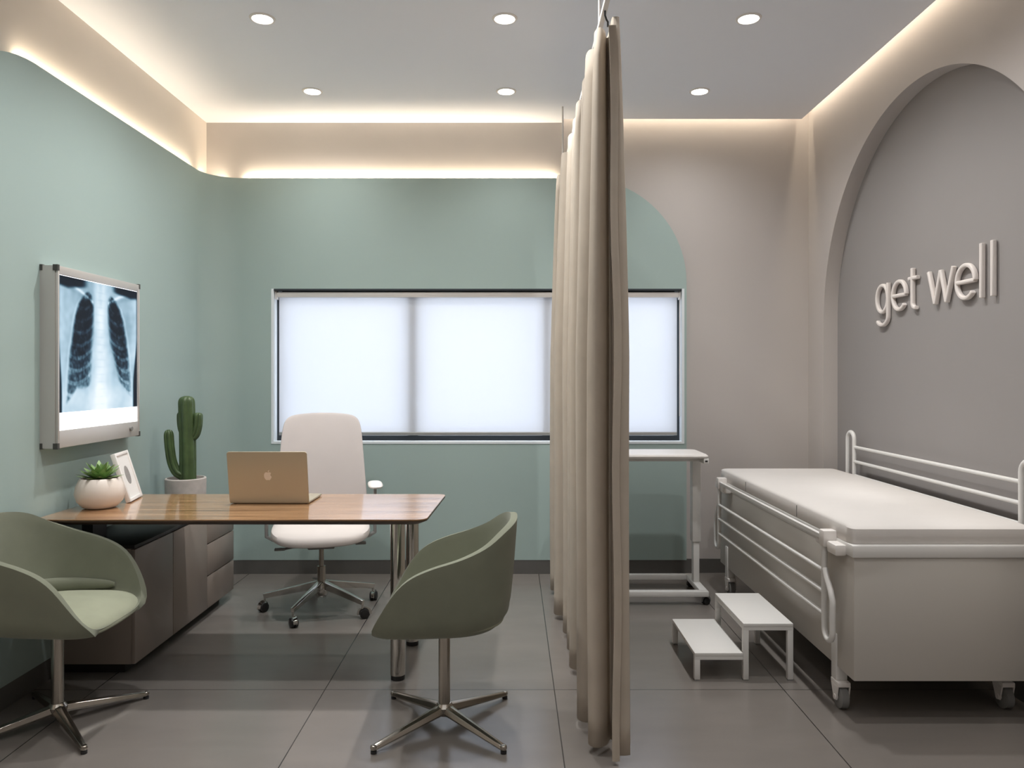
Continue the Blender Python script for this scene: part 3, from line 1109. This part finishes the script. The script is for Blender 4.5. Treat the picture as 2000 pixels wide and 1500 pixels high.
def xray(u, v):
    n1 = noise.noise(Vector((u * 6, v * 6, 1.3)))
    n2 = noise.noise(Vector((u * 19, v * 19, 5.1)))
    n3 = noise.noise(Vector((u * 45, v * 40, 8.7)))
    br = 0.66 + 0.07 * n1 + 0.04 * n2 + 0.10 * math.exp(-((u - 0.02) / 0.10) ** 2) + 0.10 * math.exp(-((u - 0.98) / 0.08) ** 2)
    # mediastinum / abdomen brighter
    br += 0.27 * math.exp(-((u - 0.535) / (0.075 + 0.05 * smooth(0.3, 0.8, v))) ** 2)
    br += 0.13 * smooth(0.74, 0.90, v)
    # neck slightly darker (trachea)
    br -= 0.20 * math.exp(-((u - 0.535) / 0.03) ** 2) * (1 - smooth(0.12, 0.26, v)) * (0.7 + 0.5 * n2)
    # lungs
    dl = 0.79 + 0.035 * sin((u - 0.12) * 9) if u > 0.24 else 0.80 + 0.9 * (0.26 - u)
    dr = 0.80 + max(0, u - 0.78) * 0.75
    for side, (o_, i_, dome) in enumerate(((LO, LI, dl), (RI, RO, dr))):
        a, c_ = interp(o_, v), interp(i_, v)
        inside = smooth(a - 0.012, a + 0.045, u) * (1 - smooth(c_ - 0.045, c_ + 0.012, u)) * smooth(0.055, 0.11, v) * (1 - smooth(dome - 0.03, dome + 0.02, v))
        depth = 0.70 - 0.36 * smooth(0.36, 0.78, v) - 0.10 * (1 - smooth(0.10, 0.22, v))
        dens = depth + 0.14 * n1 + 0.20 * n2 + 0.18 * n3
        hil = math.exp(-(((u - (0.44 if side == 0 else 0.65)) / 0.055) ** 2 + ((v - 0.48) / 0.16) ** 2))
        dens -= 0.38 * hil * (0.7 + 0.6 * n3)
        cu = (a + c_) / 2
        s_ = (u - cu) / max(0.05, (c_ - a) / 2)
        s_ = s_ if side == 0 else -s_
        rib = sin((v * 1.0 + 0.05 * s_ * s_ + 0.03 * s_) * 2 * pi * 10.5)
        dens -= 0.17 * smooth(0.15, 0.95, rib)
        br -= inside * max(0, dens)
        # bright pleural edge
        e = o_ if side == 0 else i_
        eo = LO if side == 0 else RO
        ee = interp(eo, v)
        br += 0.10 * math.exp(-((u - ee) / 0.016) ** 2) * smooth(0.12, 0.2, v) * (1 - smooth(0.75, 0.9, v))
    # clavicles and shoulder blades
    for s_, x0, x1, y0, y1 in ((1, 0.0, 0.40, 0.02, 0.14), (-1, 1.0, 0.66, 0.03, 0.13)):
        t = (u - x0) / (x1 - x0)
        if -0.05 < t < 1.1:
            yc = y0 + (y1 - y0) * t - 0.02 * sin(pi * t)
            br += 0.26 * math.exp(-((v - yc) / 0.013) ** 2)
            br -= 0.10 * math.exp(-((v - yc - 0.035) / 0.018) ** 2) * (1 - t)
    # spine segments
    br -= 0.04 * smooth(0.4, 1, sin(v * 2 * pi * 17)) * math.exp(-((u - 0.535) / 0.05) ** 2)
    # exposed film: dark corners over the shoulders and slivers at the sides
    k = (1 - smooth(0.015, 0.05, v - 0.010 - 0.035 * (1 - abs(u - 0.12) / 0.3))) * smooth(0.0, 0.02, u) * (1 - smooth(0.28, 0.40, u))
    br *= 1 - 0.95 * k
    k = (1 - smooth(0.01, 0.045, v - 0.008 - 0.035 * (1 - abs(u - 0.92) / 0.3))) * smooth(0.66, 0.76, u)
    br *= 1 - 0.95 * k
    edge = 0.035 * smooth(0.42, 0.9, v) + 0.004
    br *= 1 - 0.93 * (1 - smooth(edge - 0.012, edge + 0.015, u))
    edge = 1 - (0.045 * smooth(0.38, 0.85, v) + 0.004)
    br *= 1 - 0.93 * smooth(edge - 0.015, edge + 0.012, u)
    return max(0.02, min(1.0, br))


def xr_col(t):
    stops = [(0.0, (6, 12, 22)), (0.25, (34, 54, 70)), (0.5, (96, 130, 148)), (0.75, (180, 206, 222)), (1.0, (238, 247, 253))]
    for (a, ca_), (c_, cb_) in zip(stops, stops[1:]):
        if t <= c_:
            k = (t - a) / (c_ - a)
            return lin(tuple(x + (y_ - x) * k for x, y_ in zip(ca_, cb_)))
    return lin(stops[-1][1])


NU, NV = 150, 190
fz0, fz1 = 1.186 - BZ0, 1.789 - BZ0
fy0, fy1 = 0.014, wd - 0.018
b = MB()
verts, faces, cols = [], [], []
for j in range(NV + 1):
    for i in range(NU + 1):
        u, v = i / NU, j / NV
        verts.append((dx - 0.0055, fy0 + (fy1 - fy0) * u, fz1 + (fz0 - fz1) * v))
        Y_ = BY0 + fy0 + (fy1 - fy0) * u
        ya_, yb_ = BY0 + fy0, BY0 + fy1
        us = (1 / ya_ - 1 / Y_) / (1 / ya_ - 1 / yb_)      # anatomy layout spacing
        cols.append(xr_col(xray(us, v)))
for j in range(NV):
    for i in range(NU):
        a = j * (NU + 1) + i
        faces.append((a, a + NU + 1, a + NU + 2, a + 1))
me = bpy.data.meshes.new('chest_film')
me.from_pydata(verts, [], faces)
ca_ = me.color_attributes.new('film', 'FLOAT_COLOR', 'POINT')
ca_.data.foreach_set('color', [x for c_ in cols for x in (*c_, 1.0)])
fm = bpy.data.materials.new('xray_film')
fm.use_nodes = True
N, L = nt(fm)
at = N.new('ShaderNodeVertexColor')
at.layer_name = 'film'
pb = N['Principled BSDF']
pb.inputs['Base Color'].default_value = (0.01, 0.012, 0.015, 1)
pb.inputs['Roughness'].default_value = 0.6
pb.inputs['Specular IOR Level'].default_value = 0.1
L.new(at.outputs['Color'], pb.inputs['Emission Color'])
pb.inputs['Emission Strength'].default_value = 1.0
me.materials.append(fm)
film = bpy.data.objects.new('chest_film', me)
COL.objects.link(film)
film.parent = lb
md = film.modifiers.new('thickness', 'SOLIDIFY')
md.thickness = 0.0006
md.offset = -1

# ------------------------------------------------------------------ tub chairs
ZB = 0.418


PROFILE = [(0.02, 0), (0.25, 0), (0.5, 0), (0.66, 0.004), (0.76, 0.015), (0.83, 0.036), (0.88, 0.068), (0.915, 0.11), (0.940, 0.165), (0.957, 0.24), (0.968, 0.35),
           (0.977, 0.48), (0.985, 0.62), (0.992, 0.78), (0.997, 0.90), (1.0, 1.0)]
RIM = [(-0.243, 0.408), (-0.184, 0.530), (-0.142, 0.594), (-0.093, 0.636), (-0.022, 0.668), (0.080, 0.701), (0.160, 0.738), (0.220, 0.784), (0.257, 0.808)]


def rim_height(x):
    x = -x
    if x <= RIM[0][0]:
        return RIM[0][1]
    for i in range(len(RIM) - 1):
        (x1, h1), (x2, h2) = RIM[i], RIM[i + 1]
        if x <= x2:
            x0, h0 = RIM[max(0, i - 1)]
            x3, h3 = RIM[min(len(RIM) - 1, i + 2)]
            t = (x - x1) / (x2 - x1)
            m1 = (h2 - h0) / (x2 - x0) * (x2 - x1)
            m2 = (h3 - h1) / (x3 - x1) * (x2 - x1)
            return (2 * t ** 3 - 3 * t * t + 1) * h1 + (t ** 3 - 2 * t * t + t) * m1 + (-2 * t ** 3 + 3 * t * t) * h2 + (t ** 3 - t * t) * m2
    return RIM[-1][1]


def tub_plan(phi):
    cph, sph = cos(phi), sin(phi)
    hx = 0.243 if cph > 0 else 0.257
    n = 2.7 if cph < 0 else 5.0
    return (abs(cph / hx) ** n + abs(sph / 0.256) ** n) ** (-1 / n)


def tub_point(phi, j):
    """phi = 0 at the front (+x); j = ring index into PROFILE, from the centre of the seat to the rim"""
    rf, g = PROFILE[j]
    k = tub_plan(phi)
    x_r = k * cos(phi)
    hrim = rim_height(x_r)
    back = (1 - cos(phi)) / 2
    rr = k * (rf - 0.07 * back * (1 - g) * min(1, rf / 0.9))
    return Vector((rr * cos(phi), rr * sin(phi), ZB + (hrim - ZB) * g))


def make_tub():
    root = thing('tub_chair', 'sage green swivel tub chair seen from its side at the right end of the desk', 'chair',
                 (-0.262, 2.965, 0), pi, 'sage green visitor tub chairs')
    NP, NVV = 96, len(PROFILE) - 1
    b = MB()
    verts, faces = [], []
    for j in range(NVV + 1):
        for i in range(NP):
            verts.append(tub_point(2 * pi * i / NP, j))
    for j in range(NVV):
        for i in range(NP):
            i2 = (i + 1) % NP
            faces.append((j * NP + i, j * NP + i2, (j + 1) * NP + i2, (j + 1) * NP + i))
    faces.append(tuple(range(NP)))
    b._add(verts, faces, True)
    sh = b.build('shell', M['sage_fabric'], root, sharp=0)
    md = sh.modifiers.new('thickness', 'SOLIDIFY')
    md.thickness = 0.026
    md.offset = 1.0
    md.use_even_offset = False
    md2 = sh.modifiers.new('bevel', 'BEVEL')
    md2.width = 0.011
    md2.segments = 3
    md2.limit_method = 'ANGLE'
    md2.angle_limit = R(60)
    # seat cushion
    rings = [(0.01, 0.462), (0.3, 0.462), (0.55, 0.460), (0.75, 0.457), (0.87, 0.453), (0.94, 0.447), (0.975, 0.438), (0.985, 0.428), (0.975, 0.420), (0.9, 0.418)]
    b = MB()
    verts, faces = [], []
    for (rf, z) in rings:
        for i in range(NP):
            phi = 2 * pi * i / NP
            k = tub_plan(phi) * rf * (0.955 + 0.065 * max(0, cos(phi)) ** 2 - 0.03 * max(0, -cos(phi)))
            verts.append((k * cos(phi), k * sin(phi), z + 0.006 - 0.030 * max(0, k * cos(phi) / 0.236) ** 4))
    for j in range(len(rings) - 1):
        for i in range(NP):
            i2 = (i + 1) % NP
            faces.append((j * NP + i, j * NP + i2, (j + 1) * NP + i2, (j + 1) * NP + i))
    faces += [tuple(range(NP)), tuple(range((len(rings) - 1) * NP, len(rings) * NP))]
    b._add(verts, faces, True)
    b.build('seat_cushion', M['sage_fabric_lit'], root, sharp=0)
    # padded lumbar band along the inside of the back
    b = MB()
    pts, scl = [], []
    for i in range(41):
        phi = R(66) + R(228) * i / 40
        k = tub_plan(phi) * 0.905
        pts.append((k * cos(phi), k * sin(phi), 0.478))
        scl.append(0.25 + 0.75 * sin(pi * i / 40) ** 0.5)
    prof = [(0.036 * cos(2 * pi * q / 14), 0.020 * sin(2 * pi * q / 14)) for q in range(14)]
    b.sweep(pts, scl, prof=prof, up=(0, 0, 1))
    b.build('lumbar_band', M['sage_fabric'], root)
    MB().lathe([(0.0, 0.380), (0.10, 0.380), (0.10, 0.388), (0.0, 0.392)], seg=24).build('mounting_plate', M['black'], root)
    MB().cyl((0, 0, 0.066), (0, 0, 0.382), 0.0225, seg=28).build('post', M['steel'], root)
    bs = MB().lathe([(0.0, 0.040), (0.030, 0.040), (0.036, 0.050), (0.036, 0.070), (0.026, 0.084), (0.0225, 0.085)], seg=28).build('base_hub', M['steel'], root)
    for k in range(4):
        a = pi / 4 + k * pi / 2
        b = MB()
        dirv = Vector((cos(a), sin(a), 0))
        n = 9
        pts, scl = [], []
        for i in range(n):
            u = i / (n - 1)
            r = 0.022 + 0.306 * u
            pts.append(dirv * r + Vector((0, 0, 0.061 - 0.040 * u)))
            scl.append(1.30 - 0.62 * u)
        prof = [(0.014, 0.0), (0.010, 0.013), (-0.006, 0.019), (-0.012, 0.016), (-0.012, -0.016), (-0.006, -0.019), (0.010, -0.013)]
        b.sweep(pts, scl, prof=prof, up=(0, 0, 1), smooth=False)
        e = pts[-1]
        b.lathe([(0.0, -0.010), (0.010, -0.009), (0.013, -0.002), (0.011, 0.007), (0.0, 0.010)], (e.x, e.y, e.z + 0.001), 16)
        lg = b.build('leg', M['steel'], root, bevel=0.0015)
        MB().lathe([(0.011, 0.0), (0.011, 0.010), (0.008, 0.012)], (e.x, e.y, 0), 14).build('foot_glide', M['black'], lg)
    return root


tub = make_tub()
tub2 = copy_tree(tub)
tub2.location = (-1.760, 2.965, 0)
tub2.rotation_euler = (0, 0, 0)
tub2['label'] = 'sage green swivel tub chair against the green wall in front of the credenza'

# ------------------------------------------------------------------ office chair
oc = thing('office_chair', 'white high-backed swivel office chair behind the desk', 'chair', (-1.100, 4.42, 0), R(13))
# local: faces -y


def seat_fn(x, y, z):
    return (x, y, z + 0.462 - 0.028 * max(0, -y / 0.25) ** 3 + 0.012 * (abs(x) / 0.27) ** 2)


b = MB().pad(0.545, 0.50, 0.10, n=4.2, p=3.0, res=22, fn=seat_fn, crown=0.012)
b.build('seat', M['chair_white'], oc, loc=(0, -0.03, 0))
b = MB().pad(0.44, 0.40, 0.05, n=4, p=2.2, res=14, fn=lambda x, y, z: (x, y, z + 0.418))
b.build('seat_shell', M['grey_plastic'] if False else mat('taupe_seat_shell', (150, 142, 136), 0.5, bump=0.02), oc, loc=(0, -0.02, 0))


def back_fn(x, y, z):
    # x: width, y: 0 = mid height; z: thickness
    hgt = 0.80 + y
    u = (y + 0.32) / 0.64
    wdt = 1.0 - 0.17 * u
    yy = 0.200 + 0.115 * u + 0.03 * sin(pi * u) * -1 - 0.16 * (x * x) / 0.27
    return (x * wdt, yy - z, hgt - 0.016 * (x / 0.25) ** 2 * u)


b = MB().pad(0.55, 0.64, 0.038, n=9.0, p=2.6, res=26, fn=back_fn)
b.build('backrest', M['chair_mesh'], oc)
b = MB()
b.sweep([(0, 0.05, 0.40), (0, 0.16, 0.40), (0, 0.235, 0.43), (0, 0.262, 0.52), (0, 0.272, 0.66)], [0.03, 0.028, 0.026, 0.024, 0.018], 14)
b.build('back_support', M['alu'], oc)
for sx in (-1, 1):
    x = sx * 0.305
    b = MB()
    b.sweep([(sx * 0.15, 0.02, 0.405), (sx * 0.27, 0.02, 0.41), (x, 0.02, 0.43), (x, 0.02, 0.49), (x, 0.015, 0.60), (x, 0.0, 0.70)], 1.0,
            prof=[(0.009, 0.022), (0.009, -0.022), (-0.009, -0.022), (-0.009, 0.022)], up=(0, 1, 0) if False else None, smooth=False)
    ar = b.build('armrest', M['alu'], oc, bevel=0.004)
    MB().pad(0.085, 0.24, 0.034, n=3.2, p=2.2, res=14).build('arm_pad', M['white_plastic'], ar, loc=(x, -0.02, 0.712))
MB().box(-0.075, 0.075, -0.10, 0.10, 0.365, 0.402, bevel=0.008).build('mechanism', M['grey_plastic'], oc)
b = MB().sweep([(-0.06, -0.06, 0.380), (-0.16, -0.07, 0.378), (-0.20, -0.075, 0.374)], [0.006, 0.006, 0.007], 8)
b.box(-0.255, -0.195, -0.088, -0.062, 0.366, 0.380, bevel=0.004)
b.build('lever', M['grey_plastic'], oc)
b = MB().sweep([(0.06, -0.05, 0.388), (0.15, -0.06, 0.390), (0.20, -0.065, 0.386)], [0.006, 0.006, 0.007], 8)
b.box(0.19, 0.25, -0.08, -0.052, 0.378, 0.394, bevel=0.004)
b.build('lever', M['grey_plastic'], oc)
b = MB().cyl((0, 0, 0.155), (0, 0, 0.37), 0.014, seg=20).cyl((0, 0, 0.11), (0, 0, 0.25), 0.024, seg=24)
b.build('gas_column', M['steel'], oc)
hub = MB().lathe([(0.0, 0.075), (0.030, 0.075), (0.038, 0.09), (0.036, 0.15), (0.028, 0.165), (0.0, 0.166)], seg=28).build('base_hub', M['chrome'], oc)


def caster(parent, x, y, a, r=0.026, tyre='black', fork='chrome', top=0.075):
    """small twin-wheel caster standing on the floor at x, y"""
    f = MB()
    f.cyl((x, y, 2 * r + 0.002), (x, y, top), 0.006, seg=12)
    dirv = Vector((cos(a), sin(a), 0))
    side = Vector((-sin(a), cos(a), 0))
    c0 = Vector((x, y, r)) + dirv * 0.010
    pts = [c0 + Vector((cos(t), 0, 0)).x * dirv * (r + 0.003) + Vector((0, 0, sin(t) * (r + 0.003))) for t in [R(-10 + 20 * i) for i in range(11)]]
    f.sweep(pts, 1.0, prof=[(0.002, 0.012), (0.002, -0.012), (-0.002, -0.012), (-0.002, 0.012)], up=side.cross(dirv) if False else None, smooth=True)
    cs = f.build('caster', M[fork], parent)
    wl = MB()
    for s in (-1, 1):
        p = c0 + side * (s * 0.011)
        wl.sweep([p - side * 0.009, p - side * 0.007, p + side * 0.007, p + side * 0.009], [r - 0.004, r, r, r - 0.004], 24)
    wl.build('wheel', M[tyre], cs)


base_turn = -R(13)
for k, ang in enumerate((187, 256, 328, 33, 112)):
    a = R(ang) + base_turn
    dirv = Vector((cos(a), sin(a), 0))
    pts, scl = [], []
    for i in range(9):
        u = i / 8
        pts.append(dirv * (0.025 + 0.30 * u) + Vector((0, 0, 0.148 - 0.058 * u)))
        scl.append(1.5 - 0.55 * u)
    prof = [(0.011, 0.012), (0.013, 0.0), (0.011, -0.012), (-0.018, -0.007), (-0.018, 0.007)]
    b = MB().sweep(pts, scl, prof=prof, up=(0, 0, 1), smooth=False)
    lg = b.build('leg', M['chrome'], oc, bevel=0.002)
    caster(lg, dirv.x * 0.318, dirv.y * 0.318, a + 0.9)

# ------------------------------------------------------------------ overbed table
ot = thing('overbed_table', 'white wheeled overbed table standing behind the curtain under the window', 'table', (0.80, 4.70, 0))
MB().pad(0.74, 0.36, 0.028, n=14, p=6, res=16, fn=lambda x, y, z: (x, y, z + 0.869)).build('tabletop', M['white_plastic'], ot)
MB().box(-0.33, 0.352, -0.06, 0.06, 0.828, 0.856, bevel=0.004).build('top_rail', M['white'], ot)
MB().box(0.335, 0.366, -0.170, 0.165, 0.826, 0.857, bevel=0.004).build('end_bracket', M['white'], ot)
MB().box(0.343, 0.358, -0.1725, -0.169, 0.836, 0.846).build('release_button', M['black'], ot)
for x in (-0.315, 0.330):
    b = MB().box(x - 0.026, x + 0.026, -0.02, 0.05, 0.33, 0.83, bevel=0.004)
    col_ = b.build('column', M['white'], ot)
    MB().box(x - 0.018, x + 0.018, -0.012, 0.042, 0.07, 0.335, bevel=0.003).build('inner_column', M['white'], col_)
b = MB()
b.box(-0.345, 0.355, -0.215, -0.170, 0.050, 0.082, bevel=0.004)
b.box(-0.345, 0.355, 0.165, 0.205, 0.050, 0.082, bevel=0.004)
for x in (-0.325, 0.332):
    b.box(x - 0.023, x + 0.023, -0.172, 0.168, 0.050, 0.082, bevel=0.004)
b.build('base_frame', M['white'], ot)
for (x, y) in ((-0.325, -0.19), (0.332, -0.19), (-0.325, 0.185), (0.332, 0.185)):
    caster(ot, x, y, 0.4, r=0.021, tyre='black', fork='grey_plastic', top=0.055)

# ------------------------------------------------------------------ step stool
st = thing('step_stool', 'white two-step metal stool beside the bed', 'step stool', (0.808, 3.385, 0))


def step(x0, x1, top, y1=0.475):
    t = MB().box(x0, x1, 0, y1, top - 0.016, top, bevel=0.002)
    return t


step(0.0, 0.2145, 0.122).build('lower_step', M['white'], st)
step(0.215, 0.436, 0.252).build('upper_step', M['white'], st)
b = MB()
fr = 0.024
for (x0, x1, top) in ((0.0, 0.2145, 0.106), (0.215, 0.436, 0.236)):
    for y in (0.0, 0.475 - fr):
        b.box(x0, x1, y, y + fr, top - 0.014, top)
b.box(0.215, 0.229, fr, 0.475 - fr, 0.224, 0.236)
b.box(0.422, 0.436, fr, 0.475 - fr, 0.224, 0.236)
b.build('rim_frame', M['white'], st)
for (x, top) in ((0.0, 0.092), (0.215, 0.222), (0.436 - fr, 0.222)):
    for y in (0.0, 0.475 - fr):
        lg = MB().box(x, x + fr, y, y + fr, 0.004, top, bevel=0.001).build('leg', M['white'], st)
        MB().box(x + 0.001, x + fr - 0.001, y + 0.001, y + fr - 0.001, 0, 0.004).build('foot_cap', M['grey_plastic'], lg)

# ------------------------------------------------------------------ examination bed
EX0, EX1, EY0, EY1 = 1.310, 2.030, 2.945, 4.860
bed = thing('examination_bed', 'white examination bed with side rails and castors under the arched niche', 'bed', (EX0, EY0, 0))
W_, L_ = EX1 - EX0, EY1 - EY0
b = MB().box(0.010, W_ - 0.01, 0.010, L_ - 0.01, 0.168, 0.645, bevel=0.004)
b.build('skirt_panel', M['bed_panel'], bed)
b = MB()
b.box(0.030, 0.034, -0.0, 0.012, 0.17, 0.64)
b.build('panel_seam', M['grey_plastic'], bed) if False else b.bm.free()
b = MB()
b.box(0, W_, 0, L_, 0.645, 0.695, bevel=0.008)
b.build('mattress_frame', M['white'], bed)


def matt_fn(x, y, z):
    return (x, y, z + 0.7250)


b = MB().pad(W_ - 0.002, L_ - 0.03, 0.102, n=40, p=6.0, res=44, fn=matt_fn)
mt = b.build('mattress', M['mattress'], bed, loc=(W_ / 2, L_ / 2, 0))
for ys in (0.58, 1.35):
    b = MB()
    x = -W_ / 2 + 0.0005
    b.sweep([(x, ys - L_ / 2, 0.700), (x, ys - L_ / 2, 0.752)], 0.0016, 6)
    b.build('seam', M['grey_plastic'], mt)
# castor legs
for (x, y) in ((0.028, 0.185), (W_ - 0.03, 0.185), (0.028, L_ - 0.16), (W_ - 0.03, L_ - 0.16)):
    lg = MB().box(x - 0.024, x + 0.024, y - 0.024, y + 0.024, 0.112, 0.30, bevel=0.004).build('leg', M['white'], bed)
    c0 = Vector((x, y - 0.02, 0.046))
    f = MB()
    f.box(x - 0.026, x + 0.026, y - 0.050, y + 0.024, 0.092, 0.112, bevel=0.004)
    for s in (-1, 1):
        f.prism([(y - 0.046, 0.094), (y + 0.016, 0.094), (y - 0.008, 0.036), (y - 0.032, 0.036)], 'x', x + s * 0.024 - 0.003, x + s * 0.024 + 0.003)
    f.build('caster_fork', M['white_plastic'], lg)
    wl = MB().sweep([c0 + Vector((q, 0, 0)) for q in (-0.017, -0.014, 0.014, 0.017)], [0.040, 0.046, 0.046, 0.040], 28)
    wl.build('wheel', M['grey_plastic'], lg)
    hb = MB().sweep([c0 + Vector((-0.030, 0, 0)), c0 + Vector((0.030, 0, 0))], 0.011, 14)
    hb.build('axle', M['white_plastic'], lg)


def side_rail(parent, x, zs, loops, bars, frm, out):
    """far loop and near loop with horizontal bars; zs = (top, bottom)"""
    for lp in loops:
        MB().sweep(lp, 0.0115, 12).build('rail_loop', M['white'], parent)
    for z in bars:
        MB().cyl((x, frm[0], z), (x, frm[1], z), 0.0095, seg=12).build('rail_bar', M['white'], parent)


def uloop(x, ya, yb, ztop, zlow_a, zlow_b):
    """inverted-U in the plane x; from (ya, zlow_a) up over to (yb, zlow_b)"""
    r = abs(yb - ya) / 2
    yc = (ya + yb) / 2
    sgn = 1 if yb > ya else -1
    P = [(x, ya, zlow_a)]
    for i in range(13):
        t = pi - pi * i / 12
        P.append((x, yc + sgn * r * cos(t), ztop - r + r * sin(t)))
    P.append((x, yb, zlow_b))
    return P


# raised rail on the wall side
xr_ = W_ + 0.014
rr = MB()
ra = thing  # (rail pieces are parts of the bed)
zt = 1.008
for (ya, yb) in ((1.715, 1.625), (0.035, 0.125)):
    MB().sweep(uloop(xr_, ya, yb, zt, 0.66, 0.66), 0.0120, 12).build('rail_loop', M['white'], bed)
for z in (0.922, 0.836, 0.752):
    MB().cyl((xr_, 0.125, z), (xr_, 1.625, z), 0.0095, seg=12).build('rail_bar', M['white'], bed)
# lowered rail on the room side
xl = -0.038
zb_ = 0.288


def low_loop(yi, yo):
    """inner strand runs up to the frame, outer strand bends back into it"""
    r = abs(yo - yi) / 2
    yc = (yo + yi) / 2
    sgn = 1 if yo > yi else -1
    P = [(xl, yi, 0.715), (xl, yi, 0.56), (xl, yi, 0.42)]
    for i in range(13):
        t = pi + pi * i / 12
        P.append((xl, yc + sgn * r * cos(t), zb_ + r + r * sin(t)))
    P += [(xl, yo, 0.43), (xl, yo, 0.455), (xl, yo - sgn * 0.018, 0.49), (xl, yi + sgn * 0.022, 0.535), (xl, yi + sgn * 0.004, 0.565)]
    return P


for (yi, yo) in ((0.172, 0.092), (1.752, 1.832)):
    MB().sweep(low_loop(yi, yo), 0.0120, 12).build('rail_loop', M['white'], bed)
for z in (0.555, 0.470, 0.380):
    MB().cyl((xl, 0.172, z), (xl, 1.752, z), 0.0095, seg=12).build('rail_bar', M['white'], bed)
MB().sweep([(xl, 0.172, 0.690), (xl, 1.752, 0.690)], 1.0, prof=[(0.010, 0.008), (0.010, -0.008), (-0.010, -0.008), (-0.010, 0.008)], up=(0, 0, 1), smooth=False).build('rail_bar', M['white'], bed, bevel=0.003)
for y in (0.172, 1.752):
    s = 1 if y < 1 else -1
    MB().box(xl - 0.014, 0.004, y - 0.024, y + 0.024, 0.655, 0.722, bevel=0.006).build('rail_clamp', M['white_plastic'], bed)
    MB().box(xl - 0.004, 0.004, y - 0.115, y - 0.028, 0.640, 0.684, bevel=0.008).build('release_latch', M['white_plastic'], bed)
    MB().box(xl + 0.002, 0.004, y + 0.028, y + 0.10, 0.650, 0.684, bevel=0.006).build('release_latch', M['white_plastic'], bed)

# ------------------------------------------------------------------ wall lettering "get well"
sg = thing('wall_sign', 'raised white letters reading get well on the niche wall', 'sign', (ND, 3.80, 1.69))
SG = 2.12 / 2.08
XL = -0.0145


def stroke(b, pts2):
    """pts2 in (reading x from left, height); reading direction is -Y"""
    P = [(XL, SG * (4.340 - u) - 3.80, 0.0065 + SG * z) for (u, z) in pts2]
    r = 0.0098
    prof = []
    for k in range(16):
        t = 2 * pi * k / 16
        ex = 0.55
        prof.append((math.copysign(abs(cos(t)) ** ex, cos(t)) * 0.0115, math.copysign(abs(sin(t)) ** ex, sin(t)) * r))
    n = len(P)
    b.sweep(P, 1.0, prof=prof, up=(-1, 0, 0))


def el(cx, cy, rx, ry, a0, a1, n=28):
    return [(cx + rx * cos(R(a0 + (a1 - a0) * i / n)), cy + ry * sin(R(a0 + (a1 - a0) * i / n))) for i in range(n + 1)]


XH = 0.172
hb = XH / 2


def letter(ch, u0):
    b = MB()
    if ch == 'g':
        rx = 0.062
        cx = u0 + 0.014 + rx
        stroke(b, el(cx, hb, rx, hb - 0.012, 0, 360, 36))
        xr = cx + rx + 0.002
        stroke(b, [(xr, XH - 0.004), (xr, 0.08), (xr, 0.02), (xr, -0.012)] + el(cx, -0.014, rx + 0.002, 0.046, 0, -150, 16)[1:])
    elif ch == 'e':
        rx = 0.070
        cx = u0 + 0.014 + rx
        stroke(b, [(cx - rx + 0.004, hb), (cx, hb), (cx + rx, hb)])
        stroke(b, el(cx, hb, rx, hb - 0.011, 0, 318, 36))
    elif ch == 't':
        cx = u0 + 0.045
        stroke(b, [(cx, 0.212), (cx, 0.15), (cx, 0.05), (cx, 0.032)] + el(cx + 0.03, 0.032, 0.03, 0.026, 180, 285, 8)[1:])
        stroke(b, [(cx - 0.035, 0.160), (cx, 0.160), (cx + 0.050, 0.160)])
    elif ch == 'w':
        w = 0.212
        x0 = u0 + 0.012
        for (a, c_) in (((0, 0.17), (0.27, 0.008)), ((0.27, 0.008), (0.5, 0.165)), ((0.5, 0.165), (0.73, 0.008)), ((0.73, 0.008), (1.0, 0.17))):
            p, q = (x0 + a[0] * w, a[1]), (x0 + c_[0] * w, c_[1])
            stroke(b, [p, ((p[0] + q[0]) / 2, (p[1] + q[1]) / 2), q])
    elif ch == 'l':
        stroke(b, [(u0 + 0.0145, 0.0), (u0 + 0.0145, 0.12), (u0 + 0.0145, 0.240)])
    o = b.build('letter', M['letters'], sg, bevel=0.002)
    return o


for ch, u0 in (('g', 0.0), ('e', 0.178), ('t', 0.352), ('w', 0.540), ('e', 0.776), ('l', 0.964), ('l', 1.042)):
    letter(ch, u0)
